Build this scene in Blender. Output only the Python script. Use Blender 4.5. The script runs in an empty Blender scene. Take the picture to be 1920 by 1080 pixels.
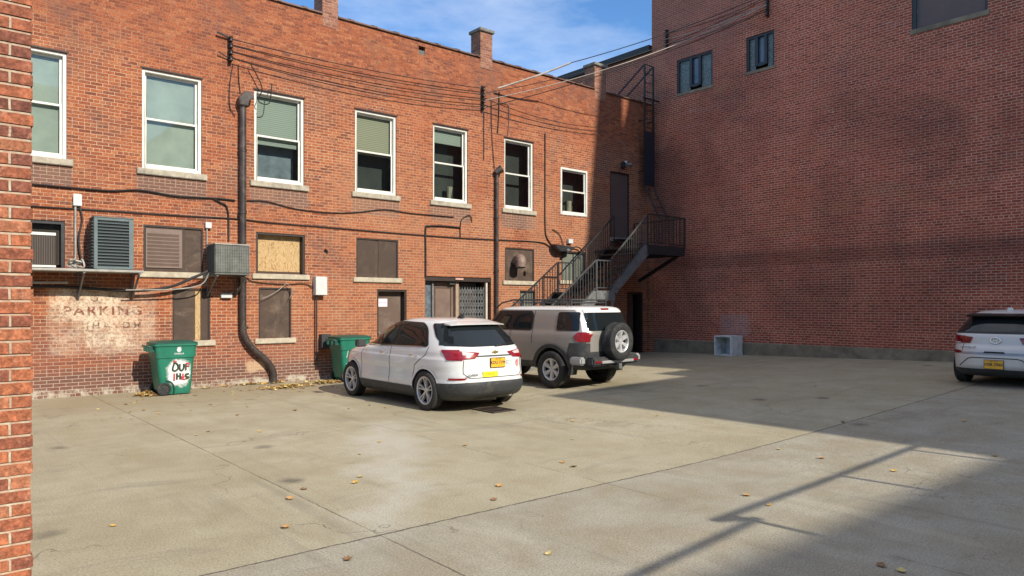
import bpy, bmesh, math, random
from mathutils import Vector, Matrix
random.seed(7)
S = bpy.context.scene
COL = S.collection
# ------------------------------------------------------------------ camera
F = 1359.0; YAW = math.radians(40.0); CH = 1.74; HZ = 572.0; WY = 15.9; WX = 19.6
cam_d = bpy.data.cameras.new('camera'); cam = bpy.data.objects.new('camera', cam_d); COL.objects.link(cam)
cam.location = (0, 0, CH); cam.rotation_euler = (math.radians(90), 0, -YAW)
cam_d.sensor_width = 36; cam_d.lens = F/1920*36; cam_d.shift_y = (HZ-540)/1920.0
cam_d.clip_start = 0.05; cam_d.clip_end = 900
S.camera = cam
# ------------------------------------------------------------------ light
SUN = Vector((0.08, -1.0, 0.68)).normalized()
EL = math.asin(SUN.z)
w = bpy.data.worlds.new('World'); S.world = w; w.use_nodes = True
wn = w.node_tree; bg = wn.nodes['Background']
sky = wn.nodes.new('ShaderNodeTexSky'); sky.sky_type = 'NISHITA'; sky.sun_disc = False
sky.sun_elevation = EL; sky.sun_rotation = math.atan2(SUN.x, SUN.y)
sky.air_density = 1.0; sky.dust_density = 0.15; sky.ozone_density = 2.5; sky.altitude = 300
# thin high cloud in the sky itself
tcw = wn.nodes.new('ShaderNodeTexCoord'); mp = wn.nodes.new('ShaderNodeMapping'); mp.inputs['Scale'].default_value = (1.6, 1.6, 5.0)
mp.inputs['Rotation'].default_value = (0.3, 0.2, 0.5)
nz = wn.nodes.new('ShaderNodeTexNoise'); nz.inputs['Scale'].default_value = 2.3; nz.inputs['Detail'].default_value = 7; nz.inputs['Roughness'].default_value = .58
cr = wn.nodes.new('ShaderNodeValToRGB'); cr.color_ramp.elements[0].position = .48; cr.color_ramp.elements[1].position = .78
cr.color_ramp.elements[1].color = (.22, .22, .22, 1)
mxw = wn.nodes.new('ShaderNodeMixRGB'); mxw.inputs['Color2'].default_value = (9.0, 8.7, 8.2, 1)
wn.links.new(tcw.outputs['Generated'], mp.inputs['Vector']); wn.links.new(mp.outputs[0], nz.inputs['Vector'])
wn.links.new(nz.outputs['Fac'], cr.inputs[0])
# white cloud cover added high in the sky, above the frame, to raise ambient light
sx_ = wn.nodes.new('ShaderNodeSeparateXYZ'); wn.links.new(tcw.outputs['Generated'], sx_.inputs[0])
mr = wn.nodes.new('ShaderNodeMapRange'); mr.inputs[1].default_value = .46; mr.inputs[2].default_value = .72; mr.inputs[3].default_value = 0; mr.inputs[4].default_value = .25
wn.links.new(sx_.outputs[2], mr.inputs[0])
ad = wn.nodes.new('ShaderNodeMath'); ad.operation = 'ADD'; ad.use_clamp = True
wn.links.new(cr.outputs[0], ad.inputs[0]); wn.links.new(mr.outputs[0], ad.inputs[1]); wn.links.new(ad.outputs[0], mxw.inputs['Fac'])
tn = wn.nodes.new('ShaderNodeMixRGB'); tn.blend_type = 'MULTIPLY'; tn.inputs['Fac'].default_value = 1; tn.inputs['Color2'].default_value = (.46, .67, .84, 1)
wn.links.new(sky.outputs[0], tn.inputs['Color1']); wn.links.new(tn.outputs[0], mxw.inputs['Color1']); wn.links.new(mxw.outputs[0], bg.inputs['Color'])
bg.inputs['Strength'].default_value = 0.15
sd = bpy.data.lights.new('sun', 'SUN'); sun = bpy.data.objects.new('sun', sd); COL.objects.link(sun)
sd.energy = 3.7; sd.angle = math.radians(0.53); sd.color = (1.0, .92, .78)
sun.rotation_euler = SUN.to_track_quat('Z', 'Y').to_euler()
S.view_settings.view_transform = 'Standard'; S.view_settings.look = 'None'
S.view_settings.exposure = 0.62; S.view_settings.gamma = 1
# ------------------------------------------------------------------ pixel helpers (1920x1080 picture -> the plane a thing stands on)
ax = (math.sin(YAW), math.cos(YAW)); rx = (math.cos(YAW), -math.sin(YAW))
def ray(x, y):
    u = (x-960)/F; v = -(y-HZ)/F
    return (ax[0]+u*rx[0], ax[1]+u*rx[1], v)
def A(x, y, Y=WY):
    d = ray(x, y); t = Y/d[1]; return (d[0]*t, CH+d[2]*t)
def B(x, y, X=WX):
    d = ray(x, y); t = X/d[0]; return (d[1]*t, CH+d[2]*t)
def gz(X, Y):
    s = min(1, max(0, (X-7)/12.6)); s = s*s*(3-2*s)*.5+s*.5
    return s*(.14+(15.9-min(max(Y, 3), 15.9))*.023)
def G(x, y):
    z = 0
    for i in range(30):
        d = ray(x, y); t = (z-CH)/d[2]; X, Y = d[0]*t, d[1]*t; z = .5*z+.5*gz(X, Y)
    return Vector((X, Y, gz(X, Y)))
# ------------------------------------------------------------------ objects
def put(name, data=None, parent=None, loc=(0, 0, 0), rz=0):
    o = bpy.data.objects.new(name, data); COL.objects.link(o)
    if parent: o.parent = parent
    o.location = loc; o.rotation_euler = (0, 0, rz)
    return o
def tag(o, label, cat, group=None, kind=None):
    if label: o['label'] = label
    if cat: o['category'] = cat
    if group: o['group'] = group
    if kind: o['kind'] = kind
    return o
def thing(name, label, cat, loc=(0, 0, 0), rz=0, group=None):
    return tag(put(name, None, None, loc, rz), label, cat, group)
def copy_tree(o, parent=None, label=None, group=None):
    c = o.copy(); COL.objects.link(c); c.parent = parent
    if label: c['label'] = label
    if group: c['group'] = group
    for ch in list(o.children): copy_tree(ch, c)
    return c
class MB:
    def __init__(s): s.v = []; s.f = []; s.m = []; s.mi = 0
    def add(s, vs, fs):
        n = len(s.v); s.v += [tuple(v) for v in vs]
        for f in fs: s.f.append([i+n for i in f]); s.m.append(s.mi)
        return s
    def box(s, x0, x1, y0, y1, z0, z1, M=None):
        vs = [Vector(p) for p in ((x0,y0,z0),(x1,y0,z0),(x1,y1,z0),(x0,y1,z0),(x0,y0,z1),(x1,y0,z1),(x1,y1,z1),(x0,y1,z1))]
        if M: vs = [M @ v for v in vs]
        return s.add(vs, [(0,3,2,1),(4,5,6,7),(0,1,5,4),(1,2,6,5),(2,3,7,6),(3,0,4,7)])
    def bar(s, a, b, w, h, up=Vector((0, 0, 1))):
        a = Vector(a); b = Vector(b); d = (b-a); L = d.length; d.normalize()
        sd = d.cross(up)
        if sd.length < 1e-4: sd = Vector((1, 0, 0))
        sd.normalize(); u = sd.cross(d)
        vs = []
        for p in (a, b):
            for i, j in ((-1,-1),(1,-1),(1,1),(-1,1)): vs.append(p+sd*i*w/2+u*j*h/2)
        return s.add(vs, [(0,1,2,3),(7,6,5,4),(0,4,5,1),(1,5,6,2),(2,6,7,3),(3,7,4,0)])
    def tube(s, pts, r, n=10, cap=True):
        pts = [Vector(p) for p in pts]; rings = []
        rr = r if isinstance(r, (list, tuple)) else [r]*len(pts)
        pu = None
        for i, p in enumerate(pts):
            t = (pts[min(i+1, len(pts)-1)]-pts[max(i-1, 0)]).normalized()
            if pu is None:
                pu = Vector((0, 0, 1)) if abs(t.z) < .9 else Vector((1, 0, 0))
            sd = t.cross(pu).normalized(); pu = sd.cross(t).normalized()
            rings.append([p+(sd*math.cos(2*math.pi*k/n)+pu*math.sin(2*math.pi*k/n))*rr[i] for k in range(n)])
        vs = [v for r_ in rings for v in r_]; fs = []
        for i in range(len(pts)-1):
            for k in range(n):
                fs.append((i*n+k, i*n+(k+1) % n, (i+1)*n+(k+1) % n, (i+1)*n+k))
        if cap:
            fs.append(tuple(range(n))[::-1]); fs.append(tuple((len(pts)-1)*n+k for k in range(n)))
        return s.add(vs, fs)
    def lathe(s, prof, n=32, M=None, closed=False):   # prof (r, h) about the local x axis
        vs = []
        for (r, h) in prof:
            for k in range(n):
                a = 2*math.pi*k/n; v = Vector((h, r*math.cos(a), r*math.sin(a))); vs.append(M @ v if M else v)
        fs = []; m = len(prof)
        for i in range(m if closed else m-1):
            j = (i+1) % m
            for k in range(n): fs.append((i*n+k, j*n+k, j*n+(k+1) % n, i*n+(k+1) % n))
        return s.add(vs, fs)
    def prism(s, poly, fn, d0, d1):   # poly of (u,v), fn(u,v,d)->xyz
        n = len(poly); vs = [fn(u, v, d0) for u, v in poly]+[fn(u, v, d1) for u, v in poly]
        return s.add(vs, [tuple(range(n))[::-1], tuple(range(n, 2*n))]+[(i, (i+1) % n, (i+1) % n+n, i+n) for i in range(n)])
    def build(s, name, mat, parent=None, smooth=None, loc=(0, 0, 0), rz=0, bevel=None, recalc=True):
        me = bpy.data.meshes.new(name); me.from_pydata(s.v, [], s.f)
        mats = mat if isinstance(mat, (list, tuple)) else [mat]
        for m in mats: me.materials.append(m)
        for p, i in zip(me.polygons, s.m): p.material_index = min(i, len(mats)-1)
        bm = bmesh.new(); bm.from_mesh(me)
        if bevel:
            bmesh.ops.remove_doubles(bm, verts=bm.verts, dist=1e-5)
            bmesh.ops.bevel(bm, geom=[e for e in bm.edges if len(e.link_faces) == 2 and e.calc_face_angle(0) > .5], offset=bevel, segments=2, affect='EDGES', clamp_overlap=True)
        if recalc: bmesh.ops.recalc_face_normals(bm, faces=bm.faces)
        if smooth is not None: smooth_bm(bm, smooth)
        bm.to_mesh(me); bm.free()
        return put(name, me, parent, loc, rz)
def smooth_bm(bm, ang):
    for f in bm.faces: f.smooth = True
    for e in bm.edges:
        if len(e.link_faces) == 2 and e.calc_face_angle(0) > math.radians(ang): e.smooth = False
def spline(pts, n=8):
    P = [Vector(p) for p in pts]; P = [P[0]*2-P[1]]+P+[P[-1]*2-P[-2]]; out = []
    for i in range(1, len(P)-2):
        for k in range(n):
            t = k/n; a, b, c, d = P[i-1], P[i], P[i+1], P[i+2]
            out.append(.5*((2*b)+(c-a)*t+(2*a-5*b+4*c-d)*t*t+(3*b-a-3*c+d)*t**3))
    out.append(P[-2]); return out
def text_mesh(body, size, name, mat, parent=None, M=None, depth=.001, align='CENTER', space=1.0, bold=0):
    cu = bpy.data.curves.new('t', 'FONT'); cu.body = body; cu.size = size; cu.align_x = align; cu.align_y = 'CENTER'
    cu.extrude = depth; cu.space_character = space; cu.offset = bold
    o = bpy.data.objects.new('t', cu); COL.objects.link(o)
    bpy.context.view_layer.update()
    me = bpy.data.meshes.new_from_object(o.evaluated_get(bpy.context.evaluated_depsgraph_get()))
    bpy.data.objects.remove(o); bpy.data.curves.remove(cu)
    if M: me.transform(M)
    me.materials.clear(); me.materials.append(mat); me.name = name
    return put(name, me, parent)
FACE_Y = Matrix.Rotation(math.radians(90), 4, 'X')          # text standing up, facing -Y
# ------------------------------------------------------------------ materials
class NT:
    def __init__(s, name, rough=.6, metal=0, spec=.5):
        s.m = bpy.data.materials.new(name); s.m.use_nodes = True; s.t = s.m.node_tree
        s.b = s.t.nodes['Principled BSDF']; s.b.inputs['Roughness'].default_value = rough
        s.b.inputs['Metallic'].default_value = metal; s.b.inputs['Specular IOR Level'].default_value = spec
        s.out = s.t.nodes['Material Output']
    def n(s, ty, **k):
        nd = s.t.nodes.new('ShaderNode'+ty)
        for a, v in k.items():
            if hasattr(nd, a) and a not in nd.inputs: setattr(nd, a, v)
            else: nd.inputs[a].default_value = v
        return nd
    def l(s, a, b): s.t.links.new(a, b)
    def pos(s): return s.n('NewGeometry').outputs['Position']
    def obj(s): return s.n('TexCoord').outputs['Object']
    def math(s, op, a, b=None, c=None, clamp=False):
        nd = s.t.nodes.new('ShaderNodeMath'); nd.operation = op; nd.use_clamp = clamp
        for i, v in enumerate((a, b, c)):
            if v is None: continue
            if isinstance(v, (int, float)): nd.inputs[i].default_value = v
            else: s.l(v, nd.inputs[i])
        return nd.outputs[0]
    def noise(s, vec, scale, detail=4, rough=.55, dist=0):
        nd = s.n('TexNoise'); nd.inputs['Scale'].default_value = scale; nd.inputs['Detail'].default_value = detail
        nd.inputs['Roughness'].default_value = rough; nd.inputs['Distortion'].default_value = dist
        s.l(vec, nd.inputs['Vector']); return nd.outputs['Fac']
    def ramp(s, fac, *st):
        nd = s.t.nodes.new('ShaderNodeValToRGB'); e = nd.color_ramp.elements
        while len(e) < len(st): e.new(.5)
        for i, (p, c) in enumerate(st):
            e[i].position = p; e[i].color = (c, c, c, 1) if isinstance(c, (int, float)) else (c[0], c[1], c[2], 1)
        s.l(fac, nd.inputs[0]); return nd.outputs[0]
    def mix(s, fac, a, b, mode='MIX'):
        nd = s.t.nodes.new('ShaderNodeMixRGB'); nd.blend_type = mode
        for i, v in zip((0, 1, 2), (fac, a, b)):
            if isinstance(v, (int, float)): nd.inputs[i].default_value = v if i == 0 else (v, v, v, 1)
            elif isinstance(v, tuple): nd.inputs[i].default_value = (v[0], v[1], v[2], 1)
            else: s.l(v, nd.inputs[i])
        return nd.outputs[0]
    def sep(s, vec):
        nd = s.n('SeparateXYZ'); s.l(vec, nd.inputs[0]); return nd.outputs
    def comb(s, x, y, z=0):
        nd = s.n('CombineXYZ')
        for i, v in enumerate((x, y, z)):
            if isinstance(v, (int, float)): nd.inputs[i].default_value = v
            else: s.l(v, nd.inputs[i])
        return nd.outputs[0]
    def scale(s, vec, sc):
        nd = s.n('Mapping'); nd.inputs['Scale'].default_value = sc; s.l(vec, nd.inputs['Vector']); return nd.outputs[0]
    def bump(s, h, strength=.3, dist=.01):
        nd = s.n('Bump'); nd.inputs['Strength'].default_value = strength; nd.inputs['Distance'].default_value = dist
        s.l(h, nd.inputs['Height']); s.l(nd.outputs[0], s.b.inputs['Normal'])
    def color(s, c):
        if isinstance(c, tuple): s.b.inputs['Base Color'].default_value = (c[0], c[1], c[2], 1)
        else: s.l(c, s.b.inputs['Base Color'])
        return s
def plain(name, c, rough=.6, metal=0, var=.15, sc=6, spec=.5, bump=0, dirt=None, bsc=120):
    k = NT(name, rough, metal, spec); p = k.obj()
    n1 = k.noise(p, sc, 6, .6)
    lo = tuple(x*(1-var) for x in c); hi = tuple(min(1, x*(1+var)) for x in c)
    col = k.ramp(n1, (.3, lo), (.7, hi))
    if dirt:
        n2 = k.noise(p, sc*.6, 8, .7, .6); col = k.mix(k.ramp(n2, (.5, 0.0), (.72, 1.0)), col, dirt)
    k.color(col)
    rr = k.ramp(n1, (.3, max(0, rough-.06)), (.7, min(1, rough+.08))); k.l(rr, k.b.inputs['Roughness'])
    if bump: k.bump(k.noise(p, bsc, 3), bump, .003)
    return k.m
def brick(name, stops, mort, mort2, bw=.205, rh=.0672, ms=.0068, hdr=7, contrast=1, stain=None, seed=0, bump=.5):
    k = NT(name, .85, 0, .25); P = k.obj(); x, y, z = k.sep(P)
    u = k.math('ADD', x, y)
    wob = k.math('MULTIPLY', k.math('SUBTRACT', k.noise(P, 9, 2), .5), .006)
    v = k.math('ADD', z, wob)
    vec = k.comb(k.math('ADD', u, k.math('MULTIPLY', wob, 1.5)), v, 0)
    def bt(width, off):
        nd = k.t.nodes.new('ShaderNodeTexBrick'); nd.offset = off; nd.squash = 1
        nd.inputs['Color1'].default_value = (0, 0, 0, 1); nd.inputs['Color2'].default_value = (1, 1, 1, 1)
        nd.inputs['Mortar'].default_value = (.5, .5, .5, 1)
        nd.inputs['Scale'].default_value = 1; nd.inputs['Mortar Size'].default_value = ms; nd.inputs['Mortar Smooth'].default_value = .35
        nd.inputs['Brick Width'].default_value = width; nd.inputs['Row Height'].default_value = rh
        k.l(vec, nd.inputs['Vector']); return nd
    b1 = bt(bw, .5)
    val, fac = b1.outputs['Color'], b1.outputs['Fac']
    if hdr:
        b2 = bt(bw/2, .5)
        row = k.math('FLOOR', k.math('DIVIDE', v, rh))
        hm = k.math('LESS_THAN', k.math('MODULO', k.math('ADD', row, 700), hdr), .5)
        val = k.mix(hm, b1.outputs['Color'], b2.outputs['Color'])
        fac = k.mix(hm, b1.outputs['Fac'], b2.outputs['Fac'])
    fine = k.noise(P, 55, 4, .7)
    mid = k.noise(P, 1.3, 6, .62, .4)
    val = k.mix(.35, val, fine); val = k.mix(.28, val, mid)
    bc = k.ramp(val, *stops)
    mot = k.noise(P, 30, 5, .85); bc = k.mix(1.0, bc, k.ramp(mot, (.32, .38), (.5, .95), (.68, 1.75)), 'MULTIPLY')
    spot = k.noise(P, 17, 4, .75, .6); bc = k.mix(k.ramp(spot, (.58, 0.0), (.68, .45)), bc, tuple(min(1, c*1.5+.07) for c in stops[-1][1]))
    bc = k.mix(k.ramp(k.noise(P, 13, 4, .7), (.30, .55), (.42, 0.0)), bc, tuple(c*.6 for c in stops[0][1]))
    mc = k.mix(k.ramp(k.noise(P, .9, 5, .6, .3), (.35, 0.0), (.62, 1.0)), mort, mort2)
    mc = k.mix(k.ramp(k.noise(P, 30, 3), (.3, 0.0), (.7, .5)), mc, bc)
    fac = k.math('MULTIPLY', fac, k.ramp(k.noise(P, 18, 3, .6), (.25, .45), (.5, 1.0)))
    col = k.mix(fac, bc, mc)
    if stain: col = stain(k, P, x, y, z, col, fac)
    k.color(col)
    hgt = k.math('ADD', k.math('MULTIPLY', fac, -1.0), k.math('MULTIPLY', fine, .5))
    k.bump(hgt, bump, .006)
    return k
def box_mask(k, x, z, x0, x1, z0, z1, e=.05, wob=None):
    if wob is not None: x = k.math('ADD', x, wob); z = k.math('ADD', z, wob)
    def edge(a, b, lo, inv=False):
        nd = k.t.nodes.new('ShaderNodeMapRange'); nd.interpolation_type = 'SMOOTHSTEP'
        k.l(a, nd.inputs[0]); nd.inputs[1].default_value = b-lo; nd.inputs[2].default_value = b+lo
        nd.inputs[3].default_value = 1.0 if inv else 0.0; nd.inputs[4].default_value = 0.0 if inv else 1.0
        return nd.outputs[0]
    m = k.math('MULTIPLY', edge(x, x0, e), edge(x, x1, e, True))
    return k.math('MULTIPLY', m, k.math('MULTIPLY', edge(z, z0, e), edge(z, z1, e, True)))
SILLS = [(1.1, 2.45), (3.56, 4.91), (5.83, 7.18), (8.28, 9.63), (10.54, 11.87), (12.96, 14.26)]
def stainA(k, P, x, y, z, col, fac):
    wob = k.math('MULTIPLY', k.math('SUBTRACT', k.noise(P, 3, 5, .7), .5), .25)
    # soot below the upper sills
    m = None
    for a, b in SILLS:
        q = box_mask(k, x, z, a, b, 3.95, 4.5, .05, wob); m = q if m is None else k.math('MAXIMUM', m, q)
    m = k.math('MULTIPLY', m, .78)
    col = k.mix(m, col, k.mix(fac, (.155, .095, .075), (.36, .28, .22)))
    # patches of darker replaced brick
    n = k.ramp(k.noise(P, .55, 6, .7, .8), (.50, 0.0), (.64, .6)); col = k.mix(n, col, k.mix(fac, (.15, .072, .052), (.40, .29, .21)))
    n = k.ramp(k.noise(P, 2.3, 6, .75, .8), (.56, 0.0), (.68, .55)); col = k.mix(n, col, (.14, .08, .065))
    # tan band around door height and redder clean brick above
    n = k.math('MULTIPLY', k.ramp(k.noise(P, .5, 4, .6), (.38, 0.0), (.62, .55)), box_mask(k, x, z, 6, 18, .4, 5.2, 1.0))
    col = k.mix(n, col, k.mix(fac, (.37, .165, .085), (.44, .30, .20)))
    up = box_mask(k, x, z, -5, 19, 6.9, 12, .6)
    col = k.mix(k.math('MULTIPLY', up, k.math('MULTIPLY', fac, .75)), col, (.20, .065, .04))
    # dirty dark footing bricks with pale salts
    base = box_mask(k, x, z, -9, 9.5, -1, .48, .14, wob)
    col = k.mix(k.math('MULTIPLY', base, .72), col, k.mix(fac, (.095, .065, .055), (.42, .36, .28)))
    low = box_mask(k, x, z, -9, 7.2, -1, 1.25, .4, wob)
    col = k.mix(k.math('MULTIPLY', low, .42), col, k.mix(fac, (.17, .075, .06), (.43, .33, .26)))
    salt = k.math('MULTIPLY', box_mask(k, x, z, -9, 20, -1, .12, .05, wob), k.ramp(k.noise(P, 4, 5, .7), (.45, 0.0), (.6, .8)))
    col = k.mix(salt, col, (.50, .46, .37))
    # old whitewashed sign patch
    pn = k.ramp(k.noise(P, 2.6, 8, .75, .5), (.36, 0.15), (.56, 1.0))
    pn = k.math('MULTIPLY', pn, k.ramp(k.noise(P, 26, 3, .7), (.38, .35), (.55, 1.0)))
    pm = k.math('MAXIMUM', box_mask(k, x, z, 2.07, 3.42, 1.42, 2.05, .04, wob), box_mask(k, x, z, 2.62, 3.60, .92, 1.75, .06, wob))
    pm = k.math('MAXIMUM', pm, k.math('MULTIPLY', box_mask(k, x, z, 2.07, 3.9, .8, 2.05, .1, wob), .5))
    col = k.mix(k.math('MULTIPLY', k.math('MULTIPLY', pm, pn), .92), col, (.66, .56, .42))
    pt = k.math('MULTIPLY', box_mask(k, x, z, 5.75, 6.15, .27, .5, .04, wob), .6)
    col = k.mix(pt, col, (.60, .42, .26))
    return col
def stainB(k, P, x, y, z, col, fac):
    n = k.ramp(k.noise(P, .32, 6, .65, .6), (.42, 0.0), (.68, .62)); col = k.mix(n, col, k.mix(fac, (.085, .036, .03), (.2, .14, .115)))
    n = k.ramp(k.noise(k.scale(P, (1, 1, 3)), .8, 5, .6, .4), (.56, 0.0), (.72, .45)); col = k.mix(n, col, k.mix(fac, (.26, .085, .07), (.42, .30, .25)))
    rp = k.ramp(k.noise(k.scale(P, (1, .5, 1.6)), .9, 5, .65, .8), (.54, 0.0), (.70, .5)); col = k.mix(rp, col, k.mix(fac, (.34, .12, .055), (.50, .32, .2)))
    gp = k.ramp(k.noise(P, 2.4, 5, .75, 1.2), (.62, 0.0), (.70, .55)); col = k.mix(gp, col, k.mix(fac, (.26, .17, .14), (.78, .62, .5)))
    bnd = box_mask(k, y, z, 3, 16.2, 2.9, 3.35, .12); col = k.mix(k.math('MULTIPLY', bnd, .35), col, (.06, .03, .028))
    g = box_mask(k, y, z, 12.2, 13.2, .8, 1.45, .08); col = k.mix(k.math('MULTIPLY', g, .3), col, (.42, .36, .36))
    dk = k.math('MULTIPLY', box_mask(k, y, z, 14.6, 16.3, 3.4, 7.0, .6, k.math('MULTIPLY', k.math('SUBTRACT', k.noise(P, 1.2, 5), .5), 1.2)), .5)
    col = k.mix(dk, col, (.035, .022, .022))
    up = k.math('MULTIPLY', box_mask(k, y, z, 12.5, 16.3, 9.4, 14, .5), .35); col = k.mix(up, col, (.27, .13, .11))
    return col
mBrickA = brick('orange_brick', ((.16, (.115, .042, .030)), (.36, (.255, .074, .034)), (.60, (.345, .104, .042)), (.85, (.39, .165, .075))), (.60, .45, .30), (.42, .24, .15), stain=stainA).m
mBrickB = brick('dark_red_brick', ((.14, (.16, .042, .028)), (.40, (.37, .082, .048)), (.65, (.46, .108, .062)), (.88, (.50, .17, .105))), (.74, .49, .35), (.60, .36, .25), stain=stainB, ms=.0115).m
mBrickF = brick('near_brick', ((.15, (.13, .055, .045)), (.38, (.25, .085, .05)), (.6, (.37, .125, .06)), (.85, (.36, .17, .10))), (.60, .53, .40), (.52, .43, .32), bw=.215, rh=.0677, ms=.0075, hdr=2, bump=1.0).m
mChim = brick('chimney_brick', ((.2, (.14, .06, .045)), (.5, (.27, .11, .07)), (.8, (.36, .19, .12))), (.40, .32, .25), (.3, .2, .15)).m
mStone = plain('sill_stone', (.40, .355, .275), .85, 0, .25, 7, bump=.4, dirt=(.20, .18, .15))
mStoneL = plain('pale_sill_stone', (.46, .41, .31), .85, 0, .2, 9, bump=.4, dirt=(.33, .27, .2))
mCope = plain('coping_tile', (.13, .07, .05), .5, 0, .4, 9)
mCap = plain('chimney_cap', (.20, .19, .17), .9, 0, .3, 9, bump=.5)
mWhite = plain('white_vinyl', (.70, .69, .63), .45, 0, .05, 4, dirt=(.56, .54, .48))
mDkFrame = plain('dark_window_frame', (.03, .032, .036), .4, 0, .2, 5)
mBrown = plain('brown_board', (.060, .038, .027), .75, 0, .2, 5, bump=.3, dirt=(.09, .06, .042))
mBrown2 = plain('faded_brown_board', (.072, .047, .034), .8, 0, .3, 4, bump=.3, dirt=(.17, .12, .085))
mBrownD = plain('brown_trim', (.030, .019, .015), .6, 0, .2, 5)
mDoor = plain('brown_door_paint', (.115, .075, .056), .6, 0, .12, 2, dirt=(.19, .14, .11))
mBlack = plain('black_interior', (.13, .14, .13), .9, 0, .1, 2, spec=.1)
mVoid = plain('dark_void', (.012, .012, .012), .9, 0, .1, 2, spec=.1)
mDim = plain('dim_room', (.050, .055, .050), .9, 0, .35, 2)
mSteel = plain('black_painted_steel', (.022, .023, .026), .5, 0, .3, 8)
mRail = plain('sunlit_railing_grey', (.075, .08, .082), .5, .2, .3, 9)
mSteelG = plain('grey_galvanised_steel', (.18, .185, .185), .55, .3, .25, 8, dirt=(.09, .08, .075))
mPipe = plain('brown_downpipe', (.045, .035, .032), .45, .1, .3, 5, dirt=(.13, .1, .085))
mWire = plain('black_cable', (.02, .018, .017), .7, 0, .3, 8)
mWireL = plain('pale_cable', (.42, .38, .33), .7, 0, .2, 8)
mAC = plain('ac_teal_grey', (.115, .15, .155), .5, .1, .12, 6)
mAC2 = plain('ac_grey', (.115, .122, .11), .5, .15, .25, 6, dirt=(.2, .19, .16))
mShelf = plain('white_shelf_metal', (.36, .345, .31), .6, .1, .2, 8, dirt=(.25, .22, .18))
mBoxG = plain('pale_grey_box', (.56, .58, .56), .5, 0, .08, 5, dirt=(.42, .42, .4))
def wood():
    k = NT('plywood', .7); P = k.obj(); x, y, z = k.sep(P)
    v = k.comb(k.math('MULTIPLY', x, 2.6), 0, k.math('MULTIPLY', z, .9))
    nz_ = k.noise(v, 2.6, 2, .5, 1.6)
    wv = k.math('ABSOLUTE', k.math('SINE', k.math('MULTIPLY', nz_, 26.0)))
    k.color(k.mix(k.ramp(k.noise(P, 9, 4), (.4, 0.0), (.7, .5)), k.ramp(wv, (.1, (.26, .14, .05)), (.7, (.50, .34, .155))), (.52, .37, .19))); return k.m
mPly = wood()
def thin_glass(name='window_glass', tint=(.75, .82, .8), refl=1.0):
    k = NT(name); k.t.nodes.remove(k.b)
    tr = k.n('BsdfTransparent'); tr.inputs[0].default_value = (*tint, 1)
    gl = k.n('BsdfGlossy'); gl.inputs['Roughness'].default_value = .02; gl.inputs[0].default_value = (refl, refl, refl, 1)
    fr = k.n('Fresnel'); fr.inputs[0].default_value = 1.5
    bp = k.n('Bump'); bp.inputs['Strength'].default_value = .05; bp.inputs['Distance'].default_value = .02
    k.l(k.noise(k.obj(), 1.5, 2), bp.inputs['Height']); k.l(bp.outputs[0], gl.inputs['Normal'])
    mx = k.n('MixShader'); k.l(k.math('ADD', fr.outputs[0], .02), mx.inputs[0]); k.l(tr.outputs[0], mx.inputs[1]); k.l(gl.outputs[0], mx.inputs[2])
    k.l(mx.outputs[0], k.out.inputs[0]); return k.m
mGlass = thin_glass()
def slat(name, c1, c2, period=.045):
    k = NT(name, .6); P = k.obj(); z = k.sep(P)[2]
    f_ = k.math('FRACT', k.math('DIVIDE', z, period))
    k.color(k.ramp(f_, (.0, c2), (.3, c1), (.8, c1), (1.0, c2))); return k.m
mBlind = slat('beige_blind', (.40, .37, .27), (.16, .15, .11))
mBlindG = slat('grey_green_blind', (.36, .39, .34), (.2, .23, .2))
mCurtain = plain('pale_green_curtain', (.40, .43, .39), .9, 0, .12, 3)
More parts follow.
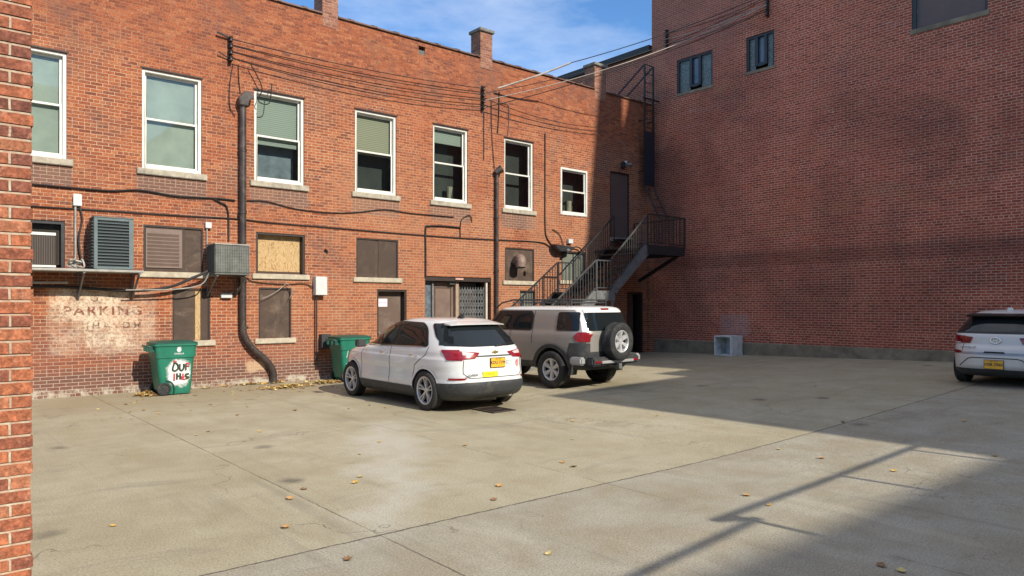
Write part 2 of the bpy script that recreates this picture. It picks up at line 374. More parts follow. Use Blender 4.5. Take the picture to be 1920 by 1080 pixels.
# ------------------------------------------------------------------ ground
def concrete():
    k = NT('old_concrete', .82, 0, .3); P = k.pos(); x, y, z = k.sep(P)
    big = k.noise(P, .35, 6, .6, .5); mid = k.noise(P, 1.6, 7, .65, .3); fine = k.noise(P, 60, 3, .7); spk = k.noise(P, 105, 3, .6)
    col = k.ramp(big, (.3, (.335, .297, .202)), (.5, (.375, .335, .235)), (.7, (.405, .366, .265)))
    # the nearer slab row is greyer and coarser
    wobj = k.math('MULTIPLY', k.math('SUBTRACT', k.noise(P, 1.5, 4), .5), .05)
    near = k.math('LESS_THAN', k.math('ADD', y, wobj), k.math('ADD', 4.86, k.math('MULTIPLY', x, -.006)))
    col = k.mix(k.math('MULTIPLY', near, .75), col, k.ramp(mid, (.3, (.27, .245, .195)), (.7, (.345, .318, .26))))
    col = k.mix(k.ramp(mid, (.35, .45), (.6, 0.0)), col, (.27, .22, .13))
    stre = k.noise(k.scale(P, (.8, .22, 1)), 2.6, 6, .65, .6)
    col = k.mix(k.ramp(stre, (.54, 0.0), (.74, .32)), col, (.50, .45, .34))
    col = k.mix(k.ramp(k.noise(k.scale(P, (.3, .9, 1)), 1.7, 6, .7, 1.0), (.55, 0.0), (.72, .5)), col, (.17, .15, .12))
    # pale washed streak crossing the slabs
    d1 = k.math('ABSOLUTE', k.math('SUBTRACT', k.math('ADD', x, k.math('MULTIPLY', k.math('SUBTRACT', k.noise(P, .9, 5, .6), .5), 2.2)), k.math('ADD', 4.1, k.math('MULTIPLY', k.math('SUBTRACT', y, 7.0), .55))))
    st = k.math('MULTIPLY', k.ramp(d1, (0.0, 1.0), (.55, 0.0)), box_mask(k, y, x, 4.8, 9.5, 1, 9, .5))
    col = k.mix(k.math('MULTIPLY', st, .5), col, (.50, .48, .42))
    # brown leaf-stain drift near the wall
    wl = k.math('MULTIPLY', box_mask(k, x, y, 1.5, 11, 13.4, 16, .9, k.math('MULTIPLY', k.math('SUBTRACT', k.noise(P, 1.1, 5), .5), 1.2)), .35)
    col = k.mix(wl, col, (.27, .19, .10))
    fm = k.ramp(fine, (.3, .62), (.5, 1.0), (.75, 1.3)); col = k.mix(1.0, col, fm, 'MULTIPLY')
    sm = k.ramp(spk, (.30, .45), (.44, 1.0), (.58, 1.0), (.70, 1.6)); col = k.mix(k.math('ADD', .35, k.math('MULTIPLY', near, .45)), col, k.mix(1.0, col, sm, 'MULTIPLY'))
    # oil drips, tyre smears and hairline cracks
    v1 = k.n('TexVoronoi'); v1.inputs['Scale'].default_value = .9; k.l(P, v1.inputs['Vector'])
    oil = k.math('ADD', v1.outputs['Distance'], k.math('MULTIPLY', k.math('SUBTRACT', k.noise(P, 9, 4, .7), .5), .16))
    col = k.mix(k.math('MULTIPLY', k.ramp(oil, (.05, .75), (.15, 0.0)), k.ramp(k.noise(P, .8, 2), (.48, 0.0), (.56, 1.0))), col, (.10, .085, .065))
    v2 = k.n('TexVoronoi'); v2.feature = 'DISTANCE_TO_EDGE'; v2.inputs['Scale'].default_value = .28
    wv_ = k.n('VectorMath'); wv_.operation = 'ADD'; nn_ = k.n('TexNoise'); nn_.inputs['Scale'].default_value = 2.2; nn_.inputs['Detail'].default_value = 6; k.l(P, nn_.inputs['Vector']); k.l(P, wv_.inputs[0]); k.l(nn_.outputs['Color'], wv_.inputs[1]); k.l(wv_.outputs[0], v2.inputs['Vector'])
    crk = k.math('MULTIPLY', k.math('LESS_THAN', v2.outputs['Distance'], .0022), k.ramp(k.noise(P, .45, 3), (.5, 0.0), (.56, .65)))
    col = k.mix(crk, col, (.10, .085, .06))
    tm = k.math('MULTIPLY', k.ramp(k.noise(k.scale(P, (2.4, .12, 1)), 2.0, 4, .6), (.55, 0.0), (.68, .35)), k.ramp(k.noise(P, .5, 3), (.45, 0.0), (.6, 1.0))); col = k.mix(tm, col, (.17, .15, .125))
    # slab joints
    def joint(a, at, wdt, wob=.02):
        w_ = k.math('MULTIPLY', k.math('SUBTRACT', k.noise(P, 7, 4, .7), .5), wob*2)
        return k.math('LESS_THAN', k.math('ABSOLUTE', k.math('SUBTRACT', k.math('ADD', a, w_), at)), wdt)
    jm = joint(k.math('ADD', y, k.math('MULTIPLY', x, .006)), 4.86, .011, .03)
    jm = k.math('MAXIMUM', jm, k.math('MULTIPLY', joint(x, 2.76, .007), k.ramp(k.noise(P, 1.1, 3), (.35, .3), (.55, .9))))
    jm = k.math('MAXIMUM', jm, k.math('MULTIPLY', joint(x, 5.25, .006), k.ramp(k.noise(P, 1.4, 3), (.4, 0.0), (.55, .7))))
    jm = k.math('MAXIMUM', jm, k.math('MULTIPLY', joint(x, 8.9, .006), .3))
    jm = k.math('MAXIMUM', jm, k.math('MULTIPLY', joint(x, 13.2, .008), .4))
    jm = k.math('MAXIMUM', jm, k.math('MULTIPLY', joint(y, 9.9, .008), k.ramp(k.noise(P, 1.4, 3), (.4, 0.0), (.55, .4))))
    col = k.mix(k.math('MULTIPLY', jm, .85), col, (.07, .06, .045))
    k.color(col)
    k.bump(k.math('ADD', k.math('ADD', fine, k.math('MULTIPLY', spk, .6)), k.math('MULTIPLY', jm, -2.0)), .55, .006)
    return k.m
def grid_vals(a, b, s): 
    n = int(round((b-a)/s)); return [a+(b-a)*i/n for i in range(n+1)]
xs = [-150, -60, -20, -5]+grid_vals(0, 20, .5)+[30, 60, 150]; ys = [-150, -60, -25, -5, 0]+grid_vals(1, 17, .5)+[30, 70, 150]
mb = MB(); mb.add([(X, Y, gz(X, Y)) for Y in ys for X in xs], [(j*len(xs)+i, j*len(xs)+i+1, (j+1)*len(xs)+i+1, (j+1)*len(xs)+i) for j in range(len(ys)-1) for i in range(len(xs)-1)])
g = mb.build('ground', concrete(), smooth=60); tag(g, None, None, None, 'structure')
# ------------------------------------------------------------------ walls with openings
def wall(u0, u1, zlo, top, ops, fn, depth=.12):
    """fn(u, z, d): d = depth into the wall; top is a list of (u, z)"""
    mb = MB()
    us = sorted(set([u0, u1]+[a for o in ops for a in (o[0], o[1])]+[t[0] for t in top]))
    zt = min(t[1] for t in top)
    zs = sorted(set([zlo, zt]+[a for o in ops for a in (o[2], o[3])]))
    for i in range(len(us)-1):
        for j in range(len(zs)-1):
            uc = (us[i]+us[i+1])/2; zc = (zs[j]+zs[j+1])/2
            if any(o[0] < uc < o[1] and o[2] < zc < o[3] for o in ops): continue
            mb.add([fn(us[i], zs[j], 0), fn(us[i+1], zs[j], 0), fn(us[i+1], zs[j+1], 0), fn(us[i], zs[j+1], 0)], [(0, 1, 2, 3)])
    for (ua, za), (ub, zb) in zip(top, top[1:]):
        if ub-ua > 1e-6 and (za > zt or zb > zt):
            mb.add([fn(ua, zt, 0), fn(ub, zt, 0), fn(ub, zb, 0), fn(ua, za, 0)], [(0, 1, 2, 3)])
    for o in ops:
        a, b, c, e = o[:4]; dd = o[4] if len(o) > 4 else depth
        for (p, q) in (((a, c), (a, e)), ((a, e), (b, e)), ((b, e), (b, c)), ((b, c), (a, c))):
            mb.add([fn(p[0], p[1], 0), fn(q[0], q[1], 0), fn(q[0], q[1], dd), fn(p[0], p[1], dd)], [(0, 1, 2, 3)])
    return mb
fA = lambda u, z, d: (u, WY+d, z)
fB = lambda u, z, d: (WX+d, u, z)
Z0, Z1 = 4.49, 6.50
UP = [(1.22, 2.36, Z0, Z1), (3.66, 4.81, Z0, Z1), (5.92, 7.08, Z0, Z1), (8.38, 9.53, Z0, Z1), (10.64, 11.77, Z0, Z1), (13.06, 14.16, Z0, Z1)]
W7 = (15.26, 16.42, 4.50, 5.93, .05)
L1 = (1.1, 2.33, 2.44, 3.32, .25); L2 = (3.68, 4.84, 2.42, 3.36, .10); L3 = (5.96, 7.10, 2.44, 3.36, .22); L4 = (8.41, 9.58, 2.42, 3.38, .08)
L5 = (13.08, 14.19, 2.44, 3.38, .08); L6 = (15.31, 16.36, 2.50, 3.39, .10)
B1 = (4.23, 4.98, 1.0, 2.09, .08); B2 = (6.02, 6.77, 1.0, 2.13, .08); B3 = (13.64, 14.24, 1.3, 2.16, .1)
D1 = (8.98, 9.83, -.1, 2.13, .25); GA = (10.39, 12.58, -.1, 2.50, .45); D2 = (17.48, 18.42, 3.92, 6.08, .1); D3 = (18.31, 19.12, 0.0, 2.17, .3)
HO = (10.19, 10.39, 8.23, 8.45, .35)
bA = thing('brick_building', 'long two storey orange brick building with white sash windows, boarded openings and chimneys', 'building', (0, 0, 0))
RA = 8.57
wall(-9, WX-.005, -.4, [(-9, RA), (WX-.005, RA)], UP+[W7, L1, L2, L3, L4, L5, L6, B1, B2, B3, D1, GA, D2, D3, HO], fA).build('wall', mBrickA, bA, recalc=False)
mb = MB(); mb.box(WX-.04, WX-.02, WY+.02, WY+14, -.4, 8.19); mb.box(-9, WX-.05, WY+1.0, WY+1.1, -.4, 8.3); mb.box(-9, WX-.01, WY+.02, WY+14, 8.2, 8.35); mb.box(-9, -8.9, WY+.02, WY+14, -.4, 8.2); mb.box(-9, WX-.01, WY+13.9, WY+14, -.4, 8.2)
mb.build('inner_wall', mBlack, bA)
for o in (L1, D1, GA, HO, D3): MB().box(o[0]-.05, o[1]+.05, WY+(o[4]+.28 if o is not HO else .37), WY+(o[4]+.3 if o is not HO else .38), o[2]-.05, o[3]+.05).build('inner_wall', mVoid, bA)  # black sheets: the darkness inside these openings put in as colour
# coping tiles along the parapet, broken at the chimneys
def coping(x0, x1, z):
    mb = MB(); prof = [(-.05, 0), (-.05, .035), (.12, .085), (.3, .03), (.3, 0)]
    mb.prism(prof, lambda u, v, d: (d, WY+u, z+v), x0, x1)
    x = x0+.35
    while x < x1-.1:
        mb.prism([(-.06, .006), (-.06, .05), (.12, .115), (.31, .045), (.31, .006)], lambda u, v, d: (d, WY+u, z+v), x-.05, x+.05); x += .63
    mb.build('coping', mCope, bA)
coping(-9, 7.53, RA); coping(7.93, 12.2, RA); coping(12.62, 16.75, RA); coping(17.29, WX-.03, RA-.03+.005)
for (a, b, h, dp) in ((7.53, 7.93, 9.75, .45), (12.2, 12.62, 9.32, .43), (16.75, 17.28, 9.34, .42)):
    mb = MB(); mb.box(a, b, WY-.004, WY+dp, 8.3, h)
    c = mb.build('chimney', mChim, bA)
    MB().box(a-.05, b+.05, WY-.06, WY+dp+.05, h+.001, h+.09).build('chimney_cap', mCap, c, bevel=.012)
# ------------------------------------------------------------------ sash windows
def window(x0, x1, z0, z1, dep, blind=None, small=False):
    yf = WY+dep
    mb = MB(); t = .06; fo = .035 if not small else -.012
    for (a, b, c, d) in ((x0, x0+t, z0, z1), (x1-t, x1, z0, z1), (x0+t, x1-t, z1-t, z1), (x0+t, x1-t, z0, z0+t+.01)):
        mb.box(a, b, WY+fo, yf+.05, c, d)
    W = mb.build('window', mWhite, bA, bevel=.006)
    zm = (z0+z1)/2+.02
    for nm, a, b, yy in (('upper', zm-.02, z1-t, .0), ('lower', z0+t+.01, zm+.02, .03)):
        s = .042; y0 = yf-.02-yy+.03
        mb = MB(); xa, xb = x0+t+.002, x1-t-.002
        for q in ((xa, xa+s, a, b), (xb-s, xb, a, b), (xa+s, xb-s, b-s, b), (xa+s, xb-s, a, a+s)): mb.box(q[0], q[1], y0, y0+.03, q[2], q[3])
        mb.build('sash', mWhite, W, bevel=.004)
        MB().add([(xa+s, y0+.015, a+s), (xb-s, y0+.015, a+s), (xb-s, y0+.015, b-s), (xa+s, y0+.015, b-s)], [(0, 1, 2, 3)]).build('pane', mGlass, W, recalc=False)
    if not small:
        MB().box(x0-.10, x1+.10, WY-.055, WY+dep, z0-.125, z0-.003).build('sill', mStone, W, bevel=.01)
        MB().box(x0-.03, x1+.03, WY-.012, WY+.03, z1+.003, z1+.03).build('lintel', mBrownD, W)
    if blind:
        m, frac, y = blind
        MB().box(x0+t+.03, x1-t-.03, yf+y, yf+y+.01, z1-t-(z1-z0-2*t)*frac, z1-t).build('blind', m, W)
    return W
blinds = [(mCurtain, 1.0, .07), (mCurtain, 1.0, .07), (mBlindG, .58, .08), (mBlind, .52, .08), (mBlindG, .2, .08), None]
wins = [window(*o, .11, bl) for o, bl in zip(UP, blinds)]
w7 = window(*W7[:4], .04, None, True)
W3 = wins[2]
for W_, o in ((wins[3], UP[3]), (wins[4], UP[4]), (wins[5], UP[5]), (w7, W7)): MB().box(o[0]-.1, o[1]+.1, WY+.50, WY+.52, o[2]-.1, o[3]+.1).build('dim_room_panel', mDim, W_)  # dark-coloured panels standing in for the dimness of the rooms
MB().box(6.0, 7.0, WY+.45, WY+.47, Z0+.05, Z0+1.0).build('blind', plain('grey_drape', (.2, .235, .27), .9, 0, .35, 4), W3)
mb = MB(); mb.tube([(15.75, WY+.16, 4.6), (15.75, WY+.16, 4.95)], .1, 12); mb.tube([(11.35, WY+.3, 4.6), (11.37, WY+.3, 4.95)], [.05, .09], 8)
mb.build('flower_pot', mStone, w7, smooth=40)
# ------------------------------------------------------------------ boarded openings
def frame_mb(o, t, y0, y1, bottom=False):
    mb = MB(); x0, x1, z0, z1 = o[:4]
    mb.box(x0+.002, x0+t, y0, y1, z0, z1-.002); mb.box(x1-t, x1-.002, y0, y1, z0, z1-.002); mb.box(x0+t, x1-t, y0, y1, z1-t, z1-.002)
    if bottom: mb.box(x0+t, x1-t, y0, y1, z0+.002, z0+t)
    return mb
def sill(o, mat, par, h=.12, l=.09, r=.10):
    MB().box(o[0]-l, o[1]+r, WY-.05, WY+.06, o[2]-h, o[2]-.003).build('sill', mat, par, bevel=.01)
def boarded(o, mat, parts, sl=True, sr=.1):
    W = frame_mb(o, .035, WY+.01, WY+o[4]).build('boarded_window', mBrownD, bA)
    for i, (a, b, m) in enumerate(parts):
        MB().box(o[0]+.036+(o[1]-o[0]-.072)*a+.002, o[0]+.036+(o[1]-o[0]-.072)*b-.002, WY+.03+(i % 2)*.012, WY+.055+(i % 2)*.012, o[2]+.002, o[3]-.038).build('board', m, W)
    if sl: sill(o, mStoneL, W, r=sr)
    return W
q = boarded(L2, mBrown, [(0, .70, mBrown), (.70, 1, mBrown2)])
mb = MB()
for i in range(9):
    z = 2.56+i*.075
    mb.bar((3.76, WY-.0, z), (4.36, WY-.0, z), .012, .07, Vector((0, -.5, 1)))
mb.box(3.73, 4.42, WY+.006, WY+.03, 2.5, 3.29)
mb.build('louvre', plain('brown_louvre', (.19, .135, .11), .6, 0, .12, 6), q)
W = frame_mb(L3, .05, WY+.015, WY+.2).build('boarded_window', mBrownD, bA)
MB().box(6.0, 7.05, WY+.17, WY+.19, 2.5, 3.31).build('board', mPly, W); sill(L3, mStoneL, W)
MB().box(6.01, 7.04, WY+.13, WY+.168, 2.445, 2.49).build('ledge', mBrown2, W)
q = boarded(L4, mBrown, [(0, .45, mBrown), (.45, .53, mBrown2), (.53, 1, mBrown)])
q = boarded(L5, mBrown2, [(0, 1, mBrown2)])
mb = MB(); mb.tube(spline([(13.52, WY+.02, 3.0), (13.50, WY-.16, 3.06), (13.45, WY-.26, 2.98), (13.44, WY-.27, 2.82)], 5), [.15]*16, 20)
for r in range(5): pass
mb.build('vent_hood', plain('rusty_tin', (.22, .15, .12), .6, .2, .35, 12), q, smooth=40)
MB().tube([(13.44, WY-.272, 2.815), (13.44, WY-.274, 2.80)], .135, 16).build('vent_mouth', mBlack, q)
mb = MB(); mb.tube([(13.85, WY+.03, 2.72), (13.85, WY-.07, 2.68)], .05, 10); mb.build('vent_stub', mBrown2, q, smooth=40)
W = frame_mb(L6, .05, WY+.02, WY+.1).build('window', mDkFrame, bA)
MB().box(15.36, 16.31, WY+.07, WY+.085, 2.51, 3.33).build('pane', plain('painted_over_glass', (.17, .185, .155), .35, 0, .12, 2), W); sill(L6, mStoneL, W)
MB().box(15.85, 15.875, WY+.05, WY+.068, 2.51, 3.33).build('mullion', mDkFrame, W)
q = boarded(B1, mBrown, [(0, .62, mBrown2), (.62, .78, mPly), (.78, 1, mBrown)], sr=.1)
q = boarded(B2, mBrown, [(0, .5, mBrown2), (.5, 1, mBrown2)])
W = frame_mb(B3, .04, WY+.02, WY+.1).build('window', mDkFrame, bA)
MB().box(13.68, 14.2, WY+.07, WY+.085, 1.31, 2.12).build('pane', plain('grimy_glass', (.16, .17, .14), .35, 0, .2, 3), W)
# window with an air conditioner, far left
W = frame_mb(L1, .06, WY+.02, WY+.2).build('window', mDkFrame, bA)
MB().add([(1.2, WY+.16, 2.46), (2.25, WY+.16, 2.46), (2.25, WY+.16, 3.26), (1.2, WY+.16, 3.26)], [(0, 1, 2, 3)]).build('pane', mGlass, W, recalc=False)
mb = MB(); mb.box(1.2, 2.27, WY+.17, WY+.19, 2.5, 3.25); mb.build('blind', mBrown, W)
# ------------------------------------------------------------------ doors
W = frame_mb(D1, .05, WY+.02, WY+.25).build('door_frame', mBrownD, bA)
d = MB().box(9.03, 9.78, WY+.20, WY+.235, 0.0, 2.08).build('door', mDoor, W)
mPaper = plain('pale_pink_paper', (.80, .68, .74), .8, 0, .04, 6)
MB().box(9.12, 9.38, WY+.194, WY+.198, 1.70, 1.90).build('paper_notice', mPaper, W)
mPur = plain('purple_ink', (.35, .2, .42), .8)
text_mesh('NOTICE', .06, 'lettering', mPur, W, Matrix.Translation((9.25, WY+.193, 1.80)) @ FACE_Y)
MB().tube([(9.12, WY+.2, 1.05), (9.12, WY+.13, 1.05)], .03, 10).build('door_knob', mSteelG, W, smooth=40)
# garage opening: glass block strip, panelled door, post and folding lattice gate
W = MB().box(10.392, 12.578, WY+.03, WY+.2, 2.38, 2.498).build('entrance_frame', mBrownD, bA)
MB().box(10.395, 10.70, WY+.2, WY+.24, 0, 2.37).build('side_panel', plain('blue_grey_panel', (.10, .125, .145), .5, 0, .5, 9), W)
MB().box(10.70, 10.75, WY+.14, WY+.26, 0, 2.37).build('post', mSteelG, W)
mb = MB(); mb.box(10.76, 11.46, WY+.24, WY+.28, 0, 2.36)
mb.build('door', plain('brown_panel_door', (.17, .115, .09), .6, 0, .2, 3), W)
mb = MB()
for (a, b, c, d_) in ((10.84, 11.38, 1.35, 2.22), (10.84, 11.07, .3, 1.25), (11.15, 11.38, .3, 1.25)):
    for e in ((a, b, c, c+.025), (a, b, d_-.025, d_), (a, a+.025, c+.025, d_-.025), (b-.025, b, c+.025, d_-.025)): mb.box(e[0], e[1], WY+.228, WY+.24, e[2], e[3])
mb.build('door_moulding', mBrown, W)
MB().box(11.46, 11.56, WY+.13, WY+.28, 0, 2.36).build('post', plain('tan_post', (.34, .24, .16), .7), W)
MB().box(11.57, 12.30, WY+.34, WY+.36, 0, 2.36).build('board', plain('dim_brown_board', (.10, .075, .065), .8, 0, .3, 5), W)
MB().box(12.44, 12.50, WY+.06, WY+.13, 0, 2.37).build('post', plain('pale_post', (.52, .46, .38), .7), W)
MB().box(11.26, 11.42, WY+.12, WY+.2, 2.30, 2.37).build('lamp', mBlack, W)
MB().box(11.36, 11.62, WY-.004, WY+.0295, 2.42, 2.47).build('sign_strip', plain('faded_strip', (.5, .3, .25), .7), W)
mb = MB(); x0, x1 = 11.6, 12.42; n = 9; dx = (x1-x0)/n
for i in range(n):
    for j in range(0, 12):
        za = .05+j*.18; 
        mb.bar((x0+i*dx, WY+.15, za), (x0+(i+1)*dx, WY+.15, za+.18), .016, .007, Vector((0, 1, 0)))
        mb.bar((x0+i*dx, WY+.158, za+.18), (x0+(i+1)*dx, WY+.158, za), .016, .007, Vector((0, 1, 0)))
for i in range(0, n+1, 1): mb.box(x0+i*dx-.008, x0+i*dx+.008, WY+.142, WY+.166, .02, 2.24)
mb.build('folding_gate', mSteelG, W)
W = frame_mb(D2, .04, WY+.015, WY+.1).build('door_frame', mBrownD, bA)
d = MB().box(17.52, 18.38, WY+.05, WY+.09, 3.93, 6.04).build('door', plain('dark_brown_door', (.115, .078, .065), .5, 0, .1, 2), W)
MB().box(17.45, 18.45, WY-.12, WY+.03, 3.80, 3.925).build('threshold', mStone, W, bevel=.01)
W = frame_mb(D3, .07, WY+.02, WY+.28).build('door_frame', mBrownD, bA)
MB().box(18.38, 18.85, WY+.22, WY+.25, 0, 2.1).build('door', plain('old_wood_door', (.09, .055, .035), .7, 0, .4, 5), W)
# corner pier
MB().box(19.33, WX-.012, WY-.10, WY-.003, -.2, 8.5).build('pier', mBrickA, bA)
# ------------------------------------------------------------------ whitewashed sign lettering (faded paint)
def faded(name, c, lo=.42, hi=.55):
    k = NT(name, .9); k.color(c); tr = k.n('BsdfTransparent'); mx = k.n('MixShader')
    P = k.obj(); f_ = k.math('MULTIPLY', k.ramp(k.noise(P, 7, 6, .75), (lo, 0.0), (hi, 1.0)), k.ramp(k.noise(P, 30, 3, .7), (.38, .25), (.55, 1.0)))
    k.l(k.math('MULTIPLY', f_, .8), mx.inputs[0]); k.l(tr.outputs[0], mx.inputs[1]); k.l(k.b.outputs[0], mx.inputs[2]); k.l(mx.outputs[0], k.out.inputs[0]); return k.m
mInk = faded('faded_red_paint', (.27, .085, .055), .40, .62)
mInk2 = faded('faded_dark_paint', (.20, .12, .08), .43, .64)
TA = lambda x, z: Matrix.Translation((x, WY-.004, z)) @ FACE_Y
text_mesh('PARKING', .24, 'painted_lettering', mInk, bA, TA(2.98, 1.62) @ Matrix.Diagonal((1.15, 1, 1, 1)), .0005, space=1.25, bold=.006)
text_mesh('O  F', .16, 'painted_lettering', mInk2, bA, TA(2.97, 1.86) @ Matrix.Diagonal((1.1, 1, 1, 1)), .0005, space=1.5, bold=.003)
text_mesh('J H A Y D M', .17, 'painted_lettering', mInk2, bA, TA(3.16, 1.34) @ Matrix.Diagonal((1.1, 1, 1, 1)), .0005, bold=.003)
# ------------------------------------------------------------------ tall building on the right
bB = thing('brick_building', 'tall windowless dark red brick wall in shade on the right with three small high openings', 'building')
wa = (13.49, 14.87, 8.72, 9.83, .14); wb = (11.36, 12.29, 8.80, 9.85, .14); wc = (5.89, 7.57, 8.72, 10.9, .14)
top = [(4.0, 14.5), (9.3, 14.5), (9.3001, 13.0), (WY+.02, 13.0)]
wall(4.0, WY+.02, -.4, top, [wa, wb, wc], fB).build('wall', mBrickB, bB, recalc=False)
mb = MB(); mb.box(WX+.02, WX+14, 4.0, 4.02, -.4, 14.5); mb.box(WX+.02, WX+14, WY+.002, WY+.022, 8.0, 13.0); mb.box(WX+.02, WX+14, 4.03, 9.3, 14.3, 14.35); mb.box(WX+.02, WX+14, 9.3, WY, 12.8, 12.85)
mb.build('side_wall', mBrickB, bB)
MB().box(WX+.6, WX+.65, 4.1, WY, 8, 12).build('inner_wall', mBlack, bB)
mFound = plain('foundation_concrete', (.23, .195, .135), .9, 0, .35, 3, bump=.6, dirt=(.13, .11, .075))
mb = MB(); yy = grid_vals(4.0, WY-.13, .75)
for a, b in zip(yy, yy[1:]):
    h = lambda y: .62-.004*(y-4)
    mb.add([(WX-.05, a, -.3), (WX-.05, b, -.3), (WX-.05, b, h(b)), (WX-.05, a, h(a)), (WX+.01, a, h(a)+.02), (WX+.01, b, h(b)+.02)], [(0, 1, 2, 3), (3, 2, 5, 4)])
mb.build('foundation', mFound, bB, recalc=False)
# rear lower wing
fbw = wall(WY+.03, 30, 8.0, [(WY+.03, 10.40), (30, 10.40)], [], lambda u, z, d: (WX+.004+d, u, z)); fbw.build('rear_wing_wall', mBrickB, bB, recalc=False)
MB().box(WX-.14, WX+12, WY+.03, 30, 10.403, 10.62).build('roof_edge', mSteel, bB)
# three-part windows of dark frame, glass block sides and a middle light
def gblock():
    k = NT('glass_block', .15, 0, .6); P = k.obj(); n_ = k.noise(P, 28, 3, .6)
    k.color(k.ramp(n_, (.35, (.05, .07, .07)), (.6, (.17, .21, .2)))); k.bump(n_, .8, .02); return k.m
mGB = gblock()
for (o, s1, s2) in ((wa, .30, .28), (wb, .22, .20)):
    y0, y1, z0, z1 = o[:4]
    mb = MB(); t = .07
    for q in ((y0, y0+t, z0, z1), (y1-t, y1, z0, z1), (y0+t, y1-t, z1-t, z1)): mb.box(WX+.03, WX+.14, q[0], q[1], q[2], q[3])
    # looking along +X, left in the picture is the larger y
    ya = y1-t-(y1-y0)*s1; yb = y0+t+(y1-y0)*s2
    mb.box(WX+.02, WX+.14, ya-.10, ya, z0+.12, z1-t); mb.box(WX+.02, WX+.14, yb, yb+.09, z0+.12, z1-t); mb.box(WX+.03, WX+.14, yb+.09, ya-.10, z0+.10, z0+.19)
    W = mb.build('window', mDkFrame, bB)
    MB().box(WX+.09, WX+.12, ya+.001, y1-t-.001, z0+.001, z1-t-.001).build('glass_block', mGB, W)
    MB().box(WX+.09, WX+.12, y0+t+.001, yb-.001, z0+.001, z1-t-.001).build('glass_block', mGB, W)
    MB().box(WX+.10, WX+.11, yb+.095, ya-.105, z0+.20, z1-t-.01).build('pane', plain('sky_lit_glass', (.10, .125, .15), .08, 0, .3, 2, spec=1), W)
    MB().box(WX-.02, WX+.10, y0-.03, y1+.03, z0-.09, z0-.003).build('sill', mFound, W)
y0, y1, z0, z1 = wc[:4]
mb = MB()
for q in ((y0, y0+.06, z0, z1), (y1-.1, y1, z0, z1), (y0+.06, y1-.1, z1-.07, z1)): mb.box(WX+.02, WX+.13, q[0], q[1], q[2], q[3])
W = mb.build('window', mDkFrame, bB)
MB().box(WX+.07, WX+.10, y1-.13, y1-.101, z0+.003, z1-.07).build('trim', mSteelG, W)
MB().box(WX+.08, WX+.10, y0+.061, y1-.131, z0+.003, z1-.071).build('board', plain('dull_brown_board', (.12, .082, .075), .5, 0, .12, 2), W)
MB().box(WX-.02, WX+.11, y0-.04, y1+.04, z0-.13, z0-.003).build('sill', mFound, W, bevel=.01)
# ------------------------------------------------------------------ near brick corner on the left
def near_wall():
    mb = MB(); X1 = A(61, 572, 4.38)[0]
    mb.box(-6, X1-.008, 4.385, 4.75, -.4, 7); rn = random.Random(5)
    for k in range(-4, 104):
        z = k*.0677; e = rn.uniform(-.006, .004)
        if rn.random() < .12: e -= rn.uniform(.004, .012)
        mb.box(-.8, X1+e, 4.378+rn.uniform(-.001, .002), 4.74, z+.0075+rn.uniform(0, .001), z+.0677-.0075)
    t = mb.build('wall', mBrickF, None, bevel=None)
    return t, X1
tN = thing('brick_building', 'sunlit corner of a weathered brick wall with thick pale mortar at the left edge', 'building')
nw, XN = near_wall(); nw.parent = tN
# ------------------------------------------------------------------ what stands behind the camera and casts the shade
k_ = .68; r_ = .08
def roofline(pts, yw, name, label):
    mb = MB(); poly = pts
    n = len(poly)
    mb.prism(poly+[(poly[-1][0], -.3), (poly[0][0], -.3)], lambda u, v, d: (u, d, v), yw-12, yw)
    t = thing(name, label, 'building'); mb.build('wall', mStone, t, recalc=True); return t
yw = -6.0; hx = lambda X, Y: X+r_*(Y-yw)
H = lambda Y, z=0: z+k_*(Y-yw)
roofline([(hx(9.25, 10), H(10.02, .04)), (hx(13.5, 10), H(10.02, .1)), (hx(13.5, 10)+.001, H(10.9, .1)), (hx(15.3, 11.5), H(10.9, .1)), (hx(15.3, 11.5)+.001, H(15.9, 1.9)), (hx(17.06, 15.9), H(15.9, 1.9)),
          (hx(17.06, 15.9)+.001, H(15.9, 9.6)), (hx(18.08, 15.9), H(15.9, 9.6)), (hx(18.08, 15.9)+.001, H(15.9, 7.55)), (hx(18.46, 15.9), H(15.9, 8.75)), (hx(18.46, 15.9)+.001, H(15.9, 9.6)), (hx(19.6, 15.9)+9, H(15.9, 9.6))],
         yw, 'brick_building', 'stepped brick building behind the camera that shades the right of the lot')
roofline([(-30, .68*(2.8+19)), (11.5, .68*(2.8+19))], -19.0, 'brick_building', 'long brick building behind the camera whose shade edges the foreground')
mb = MB(); zt = 3.4; zk = zt/.68
r_a = Vector((3.0+.4, 3.0-zk, zt)); r_b = Vector((5.35+.4, 3.24-zk, zt)); r_c = Vector((5.0+.4, 3.43-zk, zt)); r_d = Vector((10.4+.4, 3.66-zk, zt))
mb.tube([r_a, r_b], .032, 8); mb.tube([r_c, r_d], .032, 8)
for x, y in ((5.24, 3.45), (7.29, 3.50), (9.0, 3.58), (10.3, 3.64)): mb.tube([(x+.4, y-zk, 0), (x+.4, y-zk, zt)], .03, 8)
mb.tube([(3.6, 3.03-zk, 0), (3.6, 3.03-zk, zt)], .03, 8); mb.tube([r_b, r_c], .03, 8)
tag(mb.build('pipe_barrier', mSteelG, smooth=40), 'tall steel pipe frame behind the camera casting a thin shadow line', 'pipe frame')
